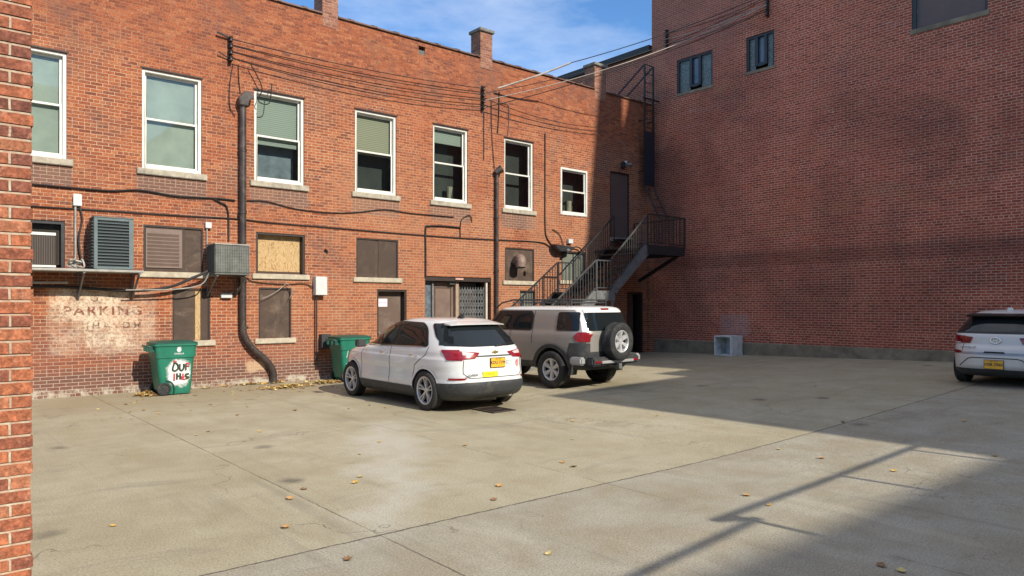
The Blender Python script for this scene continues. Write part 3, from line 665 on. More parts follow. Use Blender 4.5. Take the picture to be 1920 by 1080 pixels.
# ------------------------------------------------------------------ vehicles
def paint(name, c, met=0.0, rough=.28, coat=1.0, dirt=.25):
    k = NT(name, rough, met); P = k.obj(); x, y, z = k.sep(P)
    n_ = k.noise(P, 3, 6, .65); col = k.ramp(n_, (.3, tuple(a*.95 for a in c)), (.7, c))
    nd = k.t.nodes.new('ShaderNodeMapRange'); k.l(z, nd.inputs[0]); nd.inputs[1].default_value = .85; nd.inputs[2].default_value = .2
    nd.inputs[3].default_value = 0.0; nd.inputs[4].default_value = dirt
    col = k.mix(k.math('MULTIPLY', nd.outputs[0], k.ramp(k.noise(P, 9, 5, .7), (.3, .4), (.6, 1.0))), col, (.30, .27, .22))
    k.color(col); k.b.inputs['Coat Weight'].default_value = coat; k.b.inputs['Coat Roughness'].default_value = .06
    k.bump(k.noise(P, 6, 2), .02, .004)
    return k.m
mCarGlass = NT('car_glass', .05, 0, .45); mCarGlass.color((.010, .014, .016)); mCarGlass = mCarGlass.m
mTrim = plain('black_car_plastic', (.035, .037, .04), .6, 0, .15, 8, dirt=(.09, .085, .075))
mGloss = plain('gloss_black', (.01, .01, .011), .4, 0, .1, 5)
mTyre = plain('tyre_rubber', (.022, .022, .023), .85, 0, .25, 8, dirt=(.075, .068, .058))
mRim = plain('alloy_rim', (.58, .58, .58), .4, .45, .15, 8)
mRimD = plain('rim_shadow_paint', (.035, .035, .037), .5, .3, .1, 8)
mChrome = plain('chrome', (.75, .75, .76), .15, 1, .05, 5)
mGap = plain('panel_gap', (.02, .02, .02), .9)
def lens(name, c, rough=.12):
    k = NT(name, rough, 0, .7); P = k.obj(); k.color(k.mix(k.noise(P, 14, 2), tuple(a*.6 for a in c), c)); k.b.inputs['Coat Weight'].default_value = .25; k.b.inputs['Coat Roughness'].default_value = .05
    return k.m
mRed = lens('red_lens', (.30, .006, .012), .25); mRedD = lens('dark_red_lens', (.22, .006, .012)); mClear = lens('clear_lens', (.75, .62, .6))
mPlate = plain('orange_number_plate', (.80, .42, .03), .5, 0, .1, 8); mInkB = plain('dark_plate_ink', (.02, .02, .05), .6)
mSilverP = plain('silver_plastic', (.50, .50, .49), .35, .4, .06, 5)
def pch(xs_, ys_, x):
    if x <= xs_[0]: return ys_[0]
    if x >= xs_[-1]: return ys_[-1]
    n = len(xs_); d = [(ys_[i+1]-ys_[i])/(xs_[i+1]-xs_[i]) for i in range(n-1)]
    m = [d[0]]+[0 if d[i-1]*d[i] <= 0 else 2*d[i-1]*d[i]/(d[i-1]+d[i]) for i in range(1, n-1)]+[d[-1]]
    for i in range(n-1):
        if x <= xs_[i+1]:
            h = xs_[i+1]-xs_[i]; t = (x-xs_[i])/h
            return (2*t**3-3*t*t+1)*ys_[i]+(t**3-2*t*t+t)*h*m[i]+(-2*t**3+3*t*t)*ys_[i+1]+(t**3-t*t)*h*m[i+1]
def body_bm(levels, q=.94, nz_=46, nq=22):
    """levels: (z, y_rear, y_front, half_width, p_rear, p_front); stacked plan outlines"""
    zs = [l[0] for l in levels]; z0, z1 = zs[0], zs[-1]
    Z = sorted(set([z0+(z1-z0)*(1-(1-i/nz_)**1.25) for i in range(nz_+1)]+zs))
    bm = bmesh.new(); rings = []
    for z in Z:
        v = [pch(zs, [l[j] for l in levels], z) for j in range(1, 6)]
        yr, yf, w, pr, pf = v; ym = (yr+yf)/2; out = []
        def quarter(p, hl, sgn):
            dense = []
            for i in range(241):
                t = math.pi/2*i/240; dense.append((w*math.cos(t)**(2/p) if i < 240 else 0, hl*math.sin(t)**(2/p)))
            L = [0]
            for a, b in zip(dense, dense[1:]): L.append(L[-1]+math.dist(a, b))
            res = []; j = 0
            for s in range(nq+1):
                u = s/nq; u = u*.6+.4*(3*u*u-2*u**3) if False else u
                tgt = L[-1]*u
                while j < len(L)-2 and L[j+1] < tgt: j += 1
                f_ = (tgt-L[j])/max(1e-9, L[j+1]-L[j]); a, b = dense[j], dense[j+1]
                res.append((a[0]+(b[0]-a[0])*f_, ym+sgn*(a[1]+(b[1]-a[1])*f_)))
            return res
        fr = quarter(pf, (yf-yr)/2, 1); rr = quarter(pr, (yf-yr)/2, -1)
        pts = fr[:-1]+[(-x, y) for x, y in fr[::-1]][:-1]+[(-x, y) for x, y in rr[:-1]]+rr[::-1][:-1]
        rings.append([bm.verts.new((x*q, y*q, z*q)) for x, y in pts])
    n = len(rings[0])
    for a, b in zip(rings, rings[1:]):
        for k in range(n): bm.faces.new((a[k], a[(k+1) % n], b[(k+1) % n], b[k]))
    for rg, fl in ((rings[-1], 1), (rings[0], 0)):     # caps as strips across
        h = n//2; left = rg[:h+1]; right = [rg[0]]+rg[:h-1:-1]
        for i in range(h):
            f_ = [left[i], left[i+1], right[i+1], right[i]]; u = []
            for v in f_:
                if v not in u: u.append(v)
            if len(u) > 2: bm.faces.new(u)
    bmesh.ops.recalc_face_normals(bm, faces=bm.faces)
    return bm
def cut_arches(bm, axles, q, R, W, mats, name, parent, zc, smooth=32, under=None):
    me = bpy.data.meshes.new(name); bm.to_mesh(me)
    for m in mats: me.materials.append(m)
    o = bpy.data.objects.new(name, me); COL.objects.link(o)
    mb = MB()
    for ya in axles:
        for s in (-1, 1):
            n_ = 40; c = []
            for j, xx in enumerate((s*(W-.34), s*(W+.3))):
                c += [(xx*q, (ya+R*math.cos(2*math.pi*k/n_))*q, (zc+R*math.sin(2*math.pi*k/n_))*q) for k in range(n_)]
            mb.add(c, [tuple(range(n_)), tuple(range(2*n_-1, n_-1, -1))]+[(k, k+n_, (k+1) % n_+n_, (k+1) % n_) for k in range(n_)])
    cm = mb.build('c', mats[-1]); 
    md = o.modifiers.new('b', 'BOOLEAN'); md.object = cm; md.operation = 'DIFFERENCE'; md.solver = 'EXACT'
    bpy.context.view_layer.update()
    m2 = bpy.data.meshes.new_from_object(o.evaluated_get(bpy.context.evaluated_depsgraph_get()))
    bpy.data.objects.remove(o); bpy.data.objects.remove(cm)
    m2.materials.clear()
    for m in mats: m2.materials.append(m)
    b2 = bmesh.new(); b2.from_mesh(m2)
    for f in b2.faces:
        c = f.calc_center_median(); f.material_index = 0
        for ya in axles:
            if math.hypot(c.y-ya*q, c.z-zc*q) < R*q*1.002 and abs(c.x) < (W+.02)*q and (abs(f.normal.x) > .99 or (Vector((0, c.y-ya*q, c.z-zc*q)).normalized().dot(f.normal) < -.8)) and not (abs(c.x) > (W-.1)*q and abs(f.normal.x) > .7):
                f.material_index = len(mats)-1
    smooth_bm(b2, smooth); b2.to_mesh(m2); b2.free(); m2.name = name
    return put(name, m2, parent)
def patch(src, polys, axis, sign, eps, name, mat, parent, q=.94, thr=.2, lim=None, smooth=35):
    """copy of the body surface inside convex outlines, lifted eps along its normals"""
    out = bmesh.new()
    i, j = {'x': (1, 2), 'y': (0, 2), 'z': (0, 1)}[axis]; ai = 'xyz'.index(axis)
    for poly in polys:
        P = [(a*q, b*q) for a, b in poly]
        ar = sum(P[k][0]*P[(k+1) % len(P)][1]-P[(k+1) % len(P)][0]*P[k][1] for k in range(len(P)))
        if ar < 0: P = P[::-1]
        b = src.copy(); b.normal_update()
        u0, u1 = min(p[0] for p in P), max(p[0] for p in P); v0, v1 = min(p[1] for p in P), max(p[1] for p in P)
        kill = []
        for f in b.faces:
            if f.normal[ai]*sign < thr: kill.append(f); continue
            cs = [v.co for v in f.verts]
            if max(c[i] for c in cs) < u0 or min(c[i] for c in cs) > u1 or max(c[j] for c in cs) < v0 or min(c[j] for c in cs) > v1: kill.append(f); continue
            if lim and not lim(f.calc_center_median()): kill.append(f)
        bmesh.ops.delete(b, geom=kill, context='FACES')
        for k in range(len(P)):
            a_, c_ = P[k], P[(k+1) % len(P)]
            no = [0, 0, 0]; no[i] = (c_[1]-a_[1]); no[j] = -(c_[0]-a_[0]); co = [0, 0, 0]; co[i] = a_[0]; co[j] = a_[1]
            if abs(no[i])+abs(no[j]) < 1e-9: continue
            bmesh.ops.bisect_plane(b, geom=b.verts[:]+b.edges[:]+b.faces[:], dist=1e-6, plane_co=co, plane_no=no, clear_outer=True)
        me = bpy.data.meshes.new('t'); b.to_mesh(me); out.from_mesh(me); bpy.data.meshes.remove(me); b.free()
    bmesh.ops.remove_doubles(out, verts=out.verts, dist=1e-4); out.normal_update()
    for v, nn in [(v, v.normal.copy()) for v in out.verts]: v.co += nn*eps
    smooth_bm(out, smooth)
    me = bpy.data.meshes.new(name); out.to_mesh(me); out.free(); me.materials.append(mat)
    return put(name, me, parent)
def rnd(x0, x1, y0, y1, r=.04, n=4):
    out = []
    for cx, cy, a0 in ((x1-r, y1-r, 0), (x0+r, y1-r, 90), (x0+r, y0+r, 180), (x1-r, y0+r, 270)):
        out += [(cx+r*math.cos(math.radians(a0+90*k/n)), cy+r*math.sin(math.radians(a0+90*k/n))) for k in range(n+1)]
    return out
def soft(poly, r=.03, n=3):
    out = []; m = len(poly)
    for i in range(m):
        a, b, c = Vector(poly[i-1]), Vector(poly[i]), Vector(poly[(i+1) % m])
        d1 = (a-b); d2 = (c-b); rr = min(r, d1.length*.45, d2.length*.45); p, q_ = b+d1.normalized()*rr, b+d2.normalized()*rr
        for k in range(n+1):
            t = k/n; v = p*(1-t)**2+b*2*t*(1-t)+q_*t*t; out.append((v.x, v.y))
    return out
def line_quads(pts, w):
    out = []
    for a, b in zip(pts, pts[1:]):
        d = Vector((b[0]-a[0], b[1]-a[1])); L = d.length; d /= L; nn = Vector((-d.y, d.x))*w/2; e = d*w/2
        out.append([(a[0]-e.x+nn.x, a[1]-e.y+nn.y), (a[0]-e.x-nn.x, a[1]-e.y-nn.y), (b[0]+e.x-nn.x, b[1]+e.y-nn.y), (b[0]+e.x+nn.x, b[1]+e.y+nn.y)])
    return out
def wheel(parent, x, y, z, R, rr, wd, q, ns, side, style='fork', M0=None, name='wheel', mats=None):
    """side = +1: outer face towards +x"""
    Mx = M0 if M0 is not None else Matrix.Translation((x*q, y*q, z*q)) @ Matrix.Diagonal((side, 1, 1, 1))
    root = put(name, None, parent)
    R, rr, wd = R*q, rr*q, wd*q
    mb = MB(); h = wd/2
    mb.lathe([(rr-.01, -h*.8), (rr+.01, -h*.92), (R*.93, -h), (R*.985, -h*.86), (R, -h*.6), (R, -h*.1), (R*.99, 0), (R, h*.1), (R, h*.6), (R*.985, h*.86), (R*.93, h), (rr+.035, h*1.02), (rr+.012, h*.9), (rr-.012, h*.78)], 48, Mx)
    for k in range(48):
        a = 2*math.pi*k/48
        for hh in (-.62, .62):
            v = [Vector((h*(hh+da), (R+dr)*math.cos(a+dk), (R+dr)*math.sin(a+dk))) for da, dr, dk in ((-.24, -.004, -.03), (.24, -.004, -.03), (.24, -.004, .03), (-.24, -.004, .03), (-.22, .005, -.022), (.22, .005, -.022), (.22, .005, .022), (-.22, .005, .022))]
            mb.add([Mx @ p for p in v], [(0, 3, 2, 1), (4, 5, 6, 7), (0, 1, 5, 4), (1, 2, 6, 5), (2, 3, 7, 6), (3, 0, 4, 7)])
    mb.build('tyre', mTyre, root, smooth=40)
    mt = mats or (mRim, mRimD)
    mb = MB(); mb.mi = 1
    mb.lathe([(0.0, -h*.1), (rr*.35, -h*.1), (rr*.86, -h*.25), (rr*.9, h*.3)], 40, Mx)
    mb.mi = 0
    mb.lathe([(rr*.88, h*.35), (rr*.90, h*.80), (rr*.97, h*.90), (rr+.004, h*.88), (rr+.004, h*.6)], 48, Mx)
    mb.lathe([(0.0, h*.66), (rr*.16, h*.64), (rr*.22, h*.5), (rr*.22, h*.1)], 24, Mx)
    for k in range(ns):
        for off in ((-.17, .17) if style == 'fork' else (0,)):
            a0 = 2*math.pi*k/ns+math.pi/2; a1 = a0+off
            wi, wo = (.06, .05) if style == 'fork' else (.14, .26)
            c0 = Vector((0, math.cos(a0), math.sin(a0))); t0 = Vector((0, -math.sin(a0), math.cos(a0))); c1 = Vector((0, math.cos(a1), math.sin(a1))); t1 = Vector((0, -math.sin(a1), math.cos(a1)))
            X_ = Vector((1, 0, 0)); rs = []
            for c_, t_, r_1, w_, xo, xi in ((c0, t0, rr*.12, wi, h*.60, h*.2), (c1, t1, rr*.55, (wi+wo)/2, h*.72, h*.35), (c1, t1, rr*.93, wo, h*.84, h*.5)):
                rs.append([c_*r_1+t_*w_*rr+X_*xi, c_*r_1+t_*w_*rr*.7+X_*xo, c_*r_1-t_*w_*rr*.7+X_*xo, c_*r_1-t_*w_*rr+X_*xi])
            vs = [Mx @ v for rg in rs for v in rg]
            mb.add(vs, [(i*4+a, i*4+(a+1) % 4, i*4+4+(a+1) % 4, i*4+4+a) for i in range(2) for a in range(4)])
    mb.build('rim', list(mt), root, smooth=35)
    return root
def plate(parent, x, y, z, q, txt, rot=None, tilt=0):
    M = Matrix.Translation((x*q, y*q, z*q)) @ Matrix.Rotation(math.radians(tilt), 4, 'X')
    w, h = .155*q, .078*q
    mb = MB(); mb.box(-w-.008, w+.008, -.012, .0, -h-.008, h+.008, M); o = mb.build('plate_frame', mGloss, parent)
    mb = MB(); mb.box(-w, w, -.016, -.0121, -h, h, M); p = mb.build('number_plate', mPlate, o)
    text_mesh(txt, .075*q, 'lettering', mInkB, o, M @ Matrix.Translation((0, -.018, .0)) @ FACE_Y, .0006, bold=.001)
    text_mesh('NEW YORK', .024*q, 'lettering', mInkB, o, M @ Matrix.Translation((0, -.018, h*.78)) @ FACE_Y, .0006)
    mb = MB(); mb.box(-w, w, -.0172, -.0161, h*.58, h*.62, M)
    return o
def mirror_x(poly): return [(-a, b) for a, b in poly]
# ---------- white compact SUV
def suv_white():
    q = .94
    t = thing('parked_car', 'white compact SUV with black lower trim and a yellow bumper sticker', 'car', (7.42, 9.22, gz(7.4, 10)))
    bd = body_bm([(.20, .34, 4.30, .78, 5, 4), (.27, .12, 4.52, .86, 5, 3.6), (.36, .03, 4.60, .895, 5, 3.2), (.48, .0, 4.63, .914, 5, 3.0), (.57, .02, 4.63, .903, 5.2, 2.9), (.68, .045, 4.61, .903, 5.4, 2.9), (.79, .075, 4.56, .919, 5.4, 2.9),
                  (.90, .075, 4.44, .921, 5.2, 2.9), (.94, .08, 4.32, .903, 5.2, 2.9), (.98, .09, 4.20, .899, 5, 2.8), (1.02, .11, 3.95, .895, 5, 2.7), (1.07, .15, 3.62, .880, 5, 2.8), (1.12, .20, 3.40, .862, 5, 3), (1.22, .31, 3.20, .825, 5, 3.2), (1.34, .44, 2.98, .775, 4.8, 3.4), (1.44, .54, 2.76, .730, 4.6, 3.4),
                  (1.50, .60, 2.60, .695, 4.4, 3.2), (1.55, .68, 2.40, .645, 4, 3.0), (1.59, .84, 2.18, .56, 3.5, 2.8), (1.61, 1.05, 1.98, .43, 3, 2.6), (1.62, 1.3, 1.75, .2, 2.4, 2.2)], q)
    mP = paint('white_car_paint', (.72, .735, .74), 0, .3)
    src = bd.copy(); mLip = plain('white_arch_lip', (.68, .69, .69), .35)
    cut_arches(bd, (.93, 3.655), q, .385, .92, [mP, mGap], 'body', t, .345)
    body_ = src
    # cladding
    def arch(yc, r0, r1, a0, a1, n=14):
        out = []
        for k in range(n):
            u, v = math.radians(a0+(a1-a0)*k/n), math.radians(a0+(a1-a0)*(k+1)/n)
            out.append([(yc+r0*math.cos(u), .345+r0*math.sin(u)), (yc+r1*math.cos(u), .345+r1*math.sin(u)), (yc+r1*math.cos(v), .345+r1*math.sin(v)), (yc+r0*math.cos(v), .345+r0*math.sin(v))])
        return out
    for s in (-1, 1):
        for yc_ in (.93, 3.655): patch(body_, arch(yc_, .384, .425, 0, 180), 'x', s, .010, 'wheel_arch_trim', mLip, t, q)
        patch(body_, [[(1.318, .20), (3.268, .20), (3.268, .40), (1.318, .40)]], 'x', s, .012, 'sill_trim', mTrim, t, q)
        patch(body_, [[(-.1, .20), (.62, .20), (.56, .36), (.50, .46), (-.1, .51)]], 'x', s, .012, 'bumper_corner', mTrim, t, q, thr=.55)
        # side glass: dark surround then panes
        front = soft([(.84, 1.11), (3.36, 1.06), (2.78, 1.40), (2.46, 1.50), (2.05, 1.545), (1.24, 1.53), (1.04, 1.44)], .09)
        patch(body_, [front], 'x', s, .006, 'window_surround', mGloss, t, q, thr=.3)
        w1 = soft([(2.00, 1.125), (3.00, 1.10), (2.68, 1.38), (2.40, 1.475), (2.00, 1.51)], .03); w2 = soft([(.92, 1.135), (1.90, 1.125), (1.90, 1.51), (1.30, 1.50), (1.10, 1.42)], .05)
        for w_ in (w1, w2): patch(body_, [w_], 'x', s, .010, 'side_window', mCarGlass, t, q, thr=.3)
        qg = soft([(.22, 1.14), (.50, 1.14), (.76, 1.29), (.98, 1.515), (.60, 1.52), (.38, 1.36)], .04)
        patch(body_, [qg], 'x', s, .008, 'quarter_window', mCarGlass, t, q, thr=.3)
        # door gaps
        seams = line_quads([(2.12, .42), (2.06, 1.09)], .013)+line_quads([(3.22, .42), (3.20, 1.04)], .013)+line_quads([(1.33, .50), (1.22, .78), (.90, .98), (.84, 1.11)], .013)
        patch(body_, seams, 'x', s, .0025, 'door_gap', mGap, t, q)
        patch(body_, line_quads([(1.02, 1.112), (3.3, 1.065)], .014), 'x', s, .011, 'chrome_strip', mChrome, t, q)
        for yy in (1.14, 2.16):
            mb = MB(); mb.tube([(s*.905*q, yy*q, .955*q), (s*.945*q, (yy+.03)*q, .96*q), (s*.945*q, (yy+.19)*q, .955*q), (s*.905*q, (yy+.22)*q, .95*q)], .014, 8)
            mb.build('door_handle', mChrome, t, smooth=60)
        mb = MB(); M_ = Matrix.Translation((s*1.0*q, 3.05*q, 1.09*q))
        mb.box(-.09, .09, -.07, .06, -.06, .075, M_); mb.box(-s*.14 if s > 0 else .0, 0 if s > 0 else .14, -.02, .03, -.05, -.01, M_)
        mb.build('mirror', mTrim, t, smooth=50, bevel=.03)
        # tail lights
        li = soft([(-.1, 1.075), (.30, 1.085), (.46, 1.02), (.40, .92), (.1, .90), (-.1, .90)], .03)
        patch(body_, [[(-.1, 1.08), (.52, 1.075), (.36, .90), (-.1, .90)]], 'x', s, .012, 'tail_light', mRed, t, q, thr=.5, lim=lambda c: c.y < .6*q)
        lr = [(s*.95, 1.085), (s*.30, 1.02), (s*.42, .93), (s*.95, .90)]
        patch(body_, [lr], 'y', -1, .014, 'tail_light', mRed, t, q, thr=.35, lim=lambda c: c.z > .8*q)
        patch(body_, [[(s*.62, 1.045), (s*.42, 1.015), (s*.46, .985), (s*.62, .985)]], 'y', -1, .018, 'clear_light', mClear, t, q, thr=.35)
        patch(body_, [[(s*.86, .555), (s*.62, .575), (s*.58, .605), (s*.86, .60)]], 'y', -1, .008, 'reflector', mRed, t, q, thr=.3)
    patch(body_, [soft([(-.70, 1.10), (.70, 1.10), (.60, 1.50), (-.60, 1.50)], .05)], 'y', 1, .007, 'windscreen', mCarGlass, t, q, thr=.2)
    # rear
    patch(body_, [soft([(-.82, 1.145), (-.4, 1.12), (.4, 1.12), (.82, 1.145), (.72, 1.40), (.66, 1.52), (-.66, 1.52), (-.72, 1.40)], .04)], 'y', -1, .008, 'rear_window', mCarGlass, t, q, thr=.25, lim=lambda c: c.y < 1.0)
    patch(body_, [[(-.95, .20), (.95, .20), (.95, .49), (.60, .53), (-.60, .53), (-.95, .49)]], 'y', -1, .013, 'rear_bumper', mTrim, t, q, thr=-.35, lim=lambda c: c.y < .62*q)
    patch(body_, line_quads([(-.46, .965), (.46, .965)], .02), 'y', -1, .010, 'chrome_strip', mTrim, t, q)
    patch(body_, line_quads([(-.62, .90), (-.64, .68), (-.54, .60), (.54, .60), (.64, .68), (.62, .90)], .011), 'y', -1, .003, 'tailgate_gap', mGap, t, q)
    mb = MB(); n_ = 16; sec = [(-.01, .0), (-.012, .012), (.18, .064), (.26, .066), (.24, .03)]; vs = []
    for i_ in range(n_+1):
        x_ = (-1+2*i_/n_)*.60; c_ = (x_/.60)**4; vs += [(x_*q, (.49+.07*c_+u)*q, (1.497-.012*c_+v-.02*c_*(u > .1))*q) for u, v in sec]
    m_ = len(sec); mb.add(vs, [(a*m_+b, a*m_+(b+1) % m_, (a+1)*m_+(b+1) % m_, (a+1)*m_+b) for a in range(n_) for b in range(m_)]+[tuple(range(m_)), tuple(n_*m_+k_ for k_ in range(m_))[::-1]])
    mb.build('spoiler', mP, t, smooth=40)
    mb = MB(); mb.prism([(-.09, .0), (.09, 0), (.05, .02), (-.01, .075), (-.05, .07)][::-1], lambda u, v, d: (d+.06, 1.15*q+u, 1.60*q+v), -.018, .018); mb.build('roof_fin', mGloss, t, smooth=40)
    mb = MB(); mb.prism([(-.09, .0), (.09, 0), (.05, .02), (-.01, .06), (-.05, .055)][::-1], lambda u, v, d: (d-.06, 1.02*q+u, 1.595*q+v), -.018, .018); mb.build('roof_fin', mGloss, t, smooth=40)
    plate(t, 0.06, .062, .845, q, 'KDU 7194')
    mYel = plain('yellow_sticker', (.85, .72, .03), .6, 0, .05, 6)
    mb = MB(); mb.box(-.29*q, .03*q, .012*q, .04*q, .61*q, .70*q); o = mb.build('sticker', mYel, t)
    text_mesh('SUPPORT', .05, 'lettering', plain('sticker_ink', (.35, .28, .02), .6), o, Matrix.Translation((-.13*q, .010*q, .655*q)) @ FACE_Y, .0004)
    text_mesh('EQUINOX', .045, 'lettering', mSteelG, t, Matrix.Translation((-.50*q, .028*q, .655*q)) @ FACE_Y, .002, bold=.001)
    patch(body_, [[(.27, .81), (.35, .80), (.39, .845), (.35, .885), (.27, .875)]], 'y', -1, .009, 'sticker', plain('pale_round_sticker', (.50, .58, .56), .6, 0, .4, 30), t, q)
    patch(body_, [[(.50, .76), (.55, .76), (.56, .86), (.53, .89), (.49, .85)]], 'y', -1, .009, 'sticker', plain('pink_sticker', (.60, .20, .20), .6, 0, .5, 30), t, q)
    mb = MB(); mb.prism([(-.06, 1.04), (-.02, 1.045), (-.018, 1.055), (.018, 1.055), (.02, 1.045), (.07, 1.04), (.06, 1.012), (.02, 1.015), (.018, 1.002), (-.018, 1.002), (-.02, 1.015), (-.07, 1.012)], lambda u, v, d: (u*q+.03, d, v*q), .085*q, .10*q)
    mb.build('badge', plain('gold_badge', (.55, .42, .12), .3, .8), t)
    mb = MB(); mb.tube([(.10*q, .17*q, 1.135*q), (.22*q, .165*q, 1.15*q), (.55*q, .21*q, 1.165*q)], .011, 6); mb.build('wiper', mGloss, t)
    mb = MB(); mb.tube([(.42*q, .14*q, .26*q), (.42*q, .5*q, .27*q)], .035, 12); mb.build('exhaust', mChrome, t, smooth=50)
    mb = MB(); mb.tube([(.16*q, .25*q, .22*q), (-.35*q, .45*q, .22*q)], .05, 12); mb.build('silencer', mSteelG, t, smooth=50)
    for x, y in ((-.80, .93), (.80, .93), (-.80, 3.655), (.80, 3.655)): wheel(t, x, y, .345, .345, .245, .215, q, 5, 1 if x > 0 else -1)
    MB().box(-.72*q, .72*q, .7*q, 4.2*q, .2*q, .3*q).build('underbody', mGap, t)
    bd.free(); src.free(); return t
suv_white()
# ---------- beige and white boxy SUV with a spare wheel on its back door
def suv_boxy():
    q = .94
    t = thing('parked_car', 'boxy silver grey SUV with white roof, roof rack and rear spare wheel', 'car', (10.97, 9.95, gz(10.8, 11)), math.radians(4.5))
    L = 4.45
    lv = [(.42, .10, 4.30, .80, 7, 5), (.50, .04, 4.40, .88, 7, 4.5), (.62, .02, 4.45, .90, 7, 4), (.80, .0, 4.47, .915, 7, 3.6), (.98, .0, 4.46, .92, 7, 3.5), (1.08, .0, 4.38, .915, 7, 3.6), (1.14, .0, 4.1, .905, 7, 4), (1.19, .01, 3.5, .89, 7, 5), (1.25, .03, 3.32, .87, 7, 5.5), (1.40, .08, 3.14, .84, 7, 6), (1.58, .14, 2.96, .80, 6.5, 6),
          (1.67, .17, 2.86, .765, 6, 6), (1.715, .21, 2.76, .72, 5.5, 5), (1.745, .30, 2.60, .64, 4.5, 4), (1.76, .5, 2.35, .5, 3.5, 3.2), (1.765, .9, 1.9, .22, 2.6, 2.4)]
    bd = body_bm(lv, q); src = bd.copy()
    mS = paint('silver_beige_paint', (.32, .30, .27), .3, .38, .8, .3); mW = paint('white_roof_paint', (.74, .73, .70), 0, .35)
    yr, yf, zc, R = .93, 3.62, .40, .47
    cut_arches(bd, (yr, yf), q, R, .92, [mS, mGap], 'body', t, zc)
    patch(src, [[(-.95, 1.675), (.95, 1.675), (.95, 1.9), (-.95, 1.9)]], 'y', -1, .006, 'roof', mW, t, q, thr=-2)
    patch(src, [[(-.78, 1.215), (-.70, 1.215), (-.655, 1.674), (-.72, 1.674)], [(.78, 1.215), (.70, 1.215), (.655, 1.674), (.72, 1.674)], [(-.64, 1.62), (.64, 1.62), (.64, 1.674), (-.64, 1.674)]], 'y', -1, .004, 'rear_pillar', mW, t, q, thr=.22)
    def arch(yc, r0, r1, a0, a1, n=14):
        out = []
        for k in range(n):
            u, v = math.radians(a0+(a1-a0)*k/n), math.radians(a0+(a1-a0)*(k+1)/n)
            out.append([(yc+r0*math.cos(u), zc+r0*math.sin(u)), (yc+r1*math.cos(u), zc+r1*math.sin(u)), (yc+r1*math.cos(v), zc+r1*math.sin(v)), (yc+r0*math.cos(v), zc+r0*math.sin(v))])
        return out
    patch(src, [soft([(-.70, 1.22), (.70, 1.22), (.64, 1.64), (-.64, 1.64)], .05)], 'y', 1, .007, 'windscreen', mCarGlass, t, q, thr=.2)
    for s in (-1, 1):
        for yc_ in (yr, yf): patch(src, arch(yc_, R-.003, R+.075, -5, 185), 'x', s, .030, 'wheel_arch_flare', mTrim, t, q)
        patch(src, [[(1.38, .42), (3.15, .42), (3.15, .56), (1.38, .56)]], 'x', s, .014, 'sill_trim', mTrim, t, q)
        patch(src, [[(-.1, .42), (.5, .42), (.5, .72), (.42, .98), (-.1, .98)]], 'x', s, .016, 'lower_quarter_trim', mTrim, t, q, thr=.3)
        patch(src, [soft([(.21, 1.235), (.80, 1.235), (.80, 1.63), (.27, 1.63)], .04)], 'x', s, .010, 'quarter_window', mCarGlass, t, q, thr=.12)
        patch(src, [soft([(1.52, 1.22), (3.30, 1.22), (2.98, 1.655), (1.60, 1.655), (1.52, 1.58)], .06)], 'x', s, .006, 'window_surround', mGloss, t, q, thr=.3)
        patch(src, [soft([(2.22, 1.25), (3.10, 1.25), (2.88, 1.62), (2.22, 1.62)], .03)], 'x', s, .011, 'side_window', mCarGlass, t, q, thr=.3)
        patch(src, [soft([(1.57, 1.25), (2.14, 1.25), (2.14, 1.62), (1.66, 1.62), (1.57, 1.55)], .05)], 'x', s, .011, 'side_window', mCarGlass, t, q, thr=.3)
        seams = line_quads([(2.18, .57), (2.18, 1.22)], .012)+line_quads([(3.28, .57), (3.34, 1.2)], .012)+line_quads([(1.50, .95), (1.50, 1.66)], .012)
        patch(src, seams, 'x', s, .003, 'door_gap', mGap, t, q)
        patch(src, [soft([(-.1, 1.01), (.24, 1.01), (.30, 1.06), (.30, 1.15), (.24, 1.205), (-.1, 1.205)], .05)], 'x', s, .016, 'tail_light', mRed, t, q, thr=.35)
        patch(src, [soft([(s*.95, 1.02), (s*.80, 1.02), (s*.76, 1.07), (s*.76, 1.16), (s*.80, 1.205), (s*.95, 1.205)], .02)], 'y', -1, .016, 'tail_light', mRed, t, q, thr=.3)
        mb = MB(); mb.box((s*.96)*q-.075, (s*.96)*q+.075, -.03*q, .30*q, .54*q, .70*q); mb.build('bumper_cap', mSilverP, t, bevel=.03, smooth=40)
        mb = MB(); M_ = Matrix.Translation((s*1.03*q, 3.02*q, 1.24*q)); mb.box(-.10, .10, -.07, .05, -.07, .09, M_); mb.box(-.05 if s > 0 else .05, -.14 if s > 0 else .14, -.02, .03, -.05, -.02, M_); mb.build('mirror', mTrim, t, smooth=50, bevel=.03)
        mb = MB(); mb.tube([(s*.915*q, 2.26*q, 1.06*q), (s*.95*q, 2.30*q, 1.065*q), (s*.95*q, 2.46*q, 1.06*q), (s*.915*q, 2.50*q, 1.055*q)], .014, 8); mb.build('door_handle', mChrome, t, smooth=60)
        mb = MB(); mb.prism([(.40, .30), (.43, .30), (.36, .62), (.33, .60)], lambda u, v, d: (s*.80*q+d, u*q, v*q), -.12, .12); mb.build('mud_flap', mTrim, t)
    # back
    patch(src, [soft([(-.695, 1.235), (.695, 1.235), (.655, 1.62), (-.655, 1.62)], .05)], 'y', -1, .009, 'rear_window', mCarGlass, t, q, thr=.3)
    patch(src, [[(-.95, .42), (.95, .42), (.95, .80), (-.95, .80)]], 'y', -1, .012, 'lower_back_trim', mTrim, t, q, thr=.3)
    patch(src, [[(-.95, .80), (-.74, .80), (-.74, .99), (-.95, .99)]], 'y', -1, .012, 'lower_back_trim', mTrim, t, q, thr=.3)
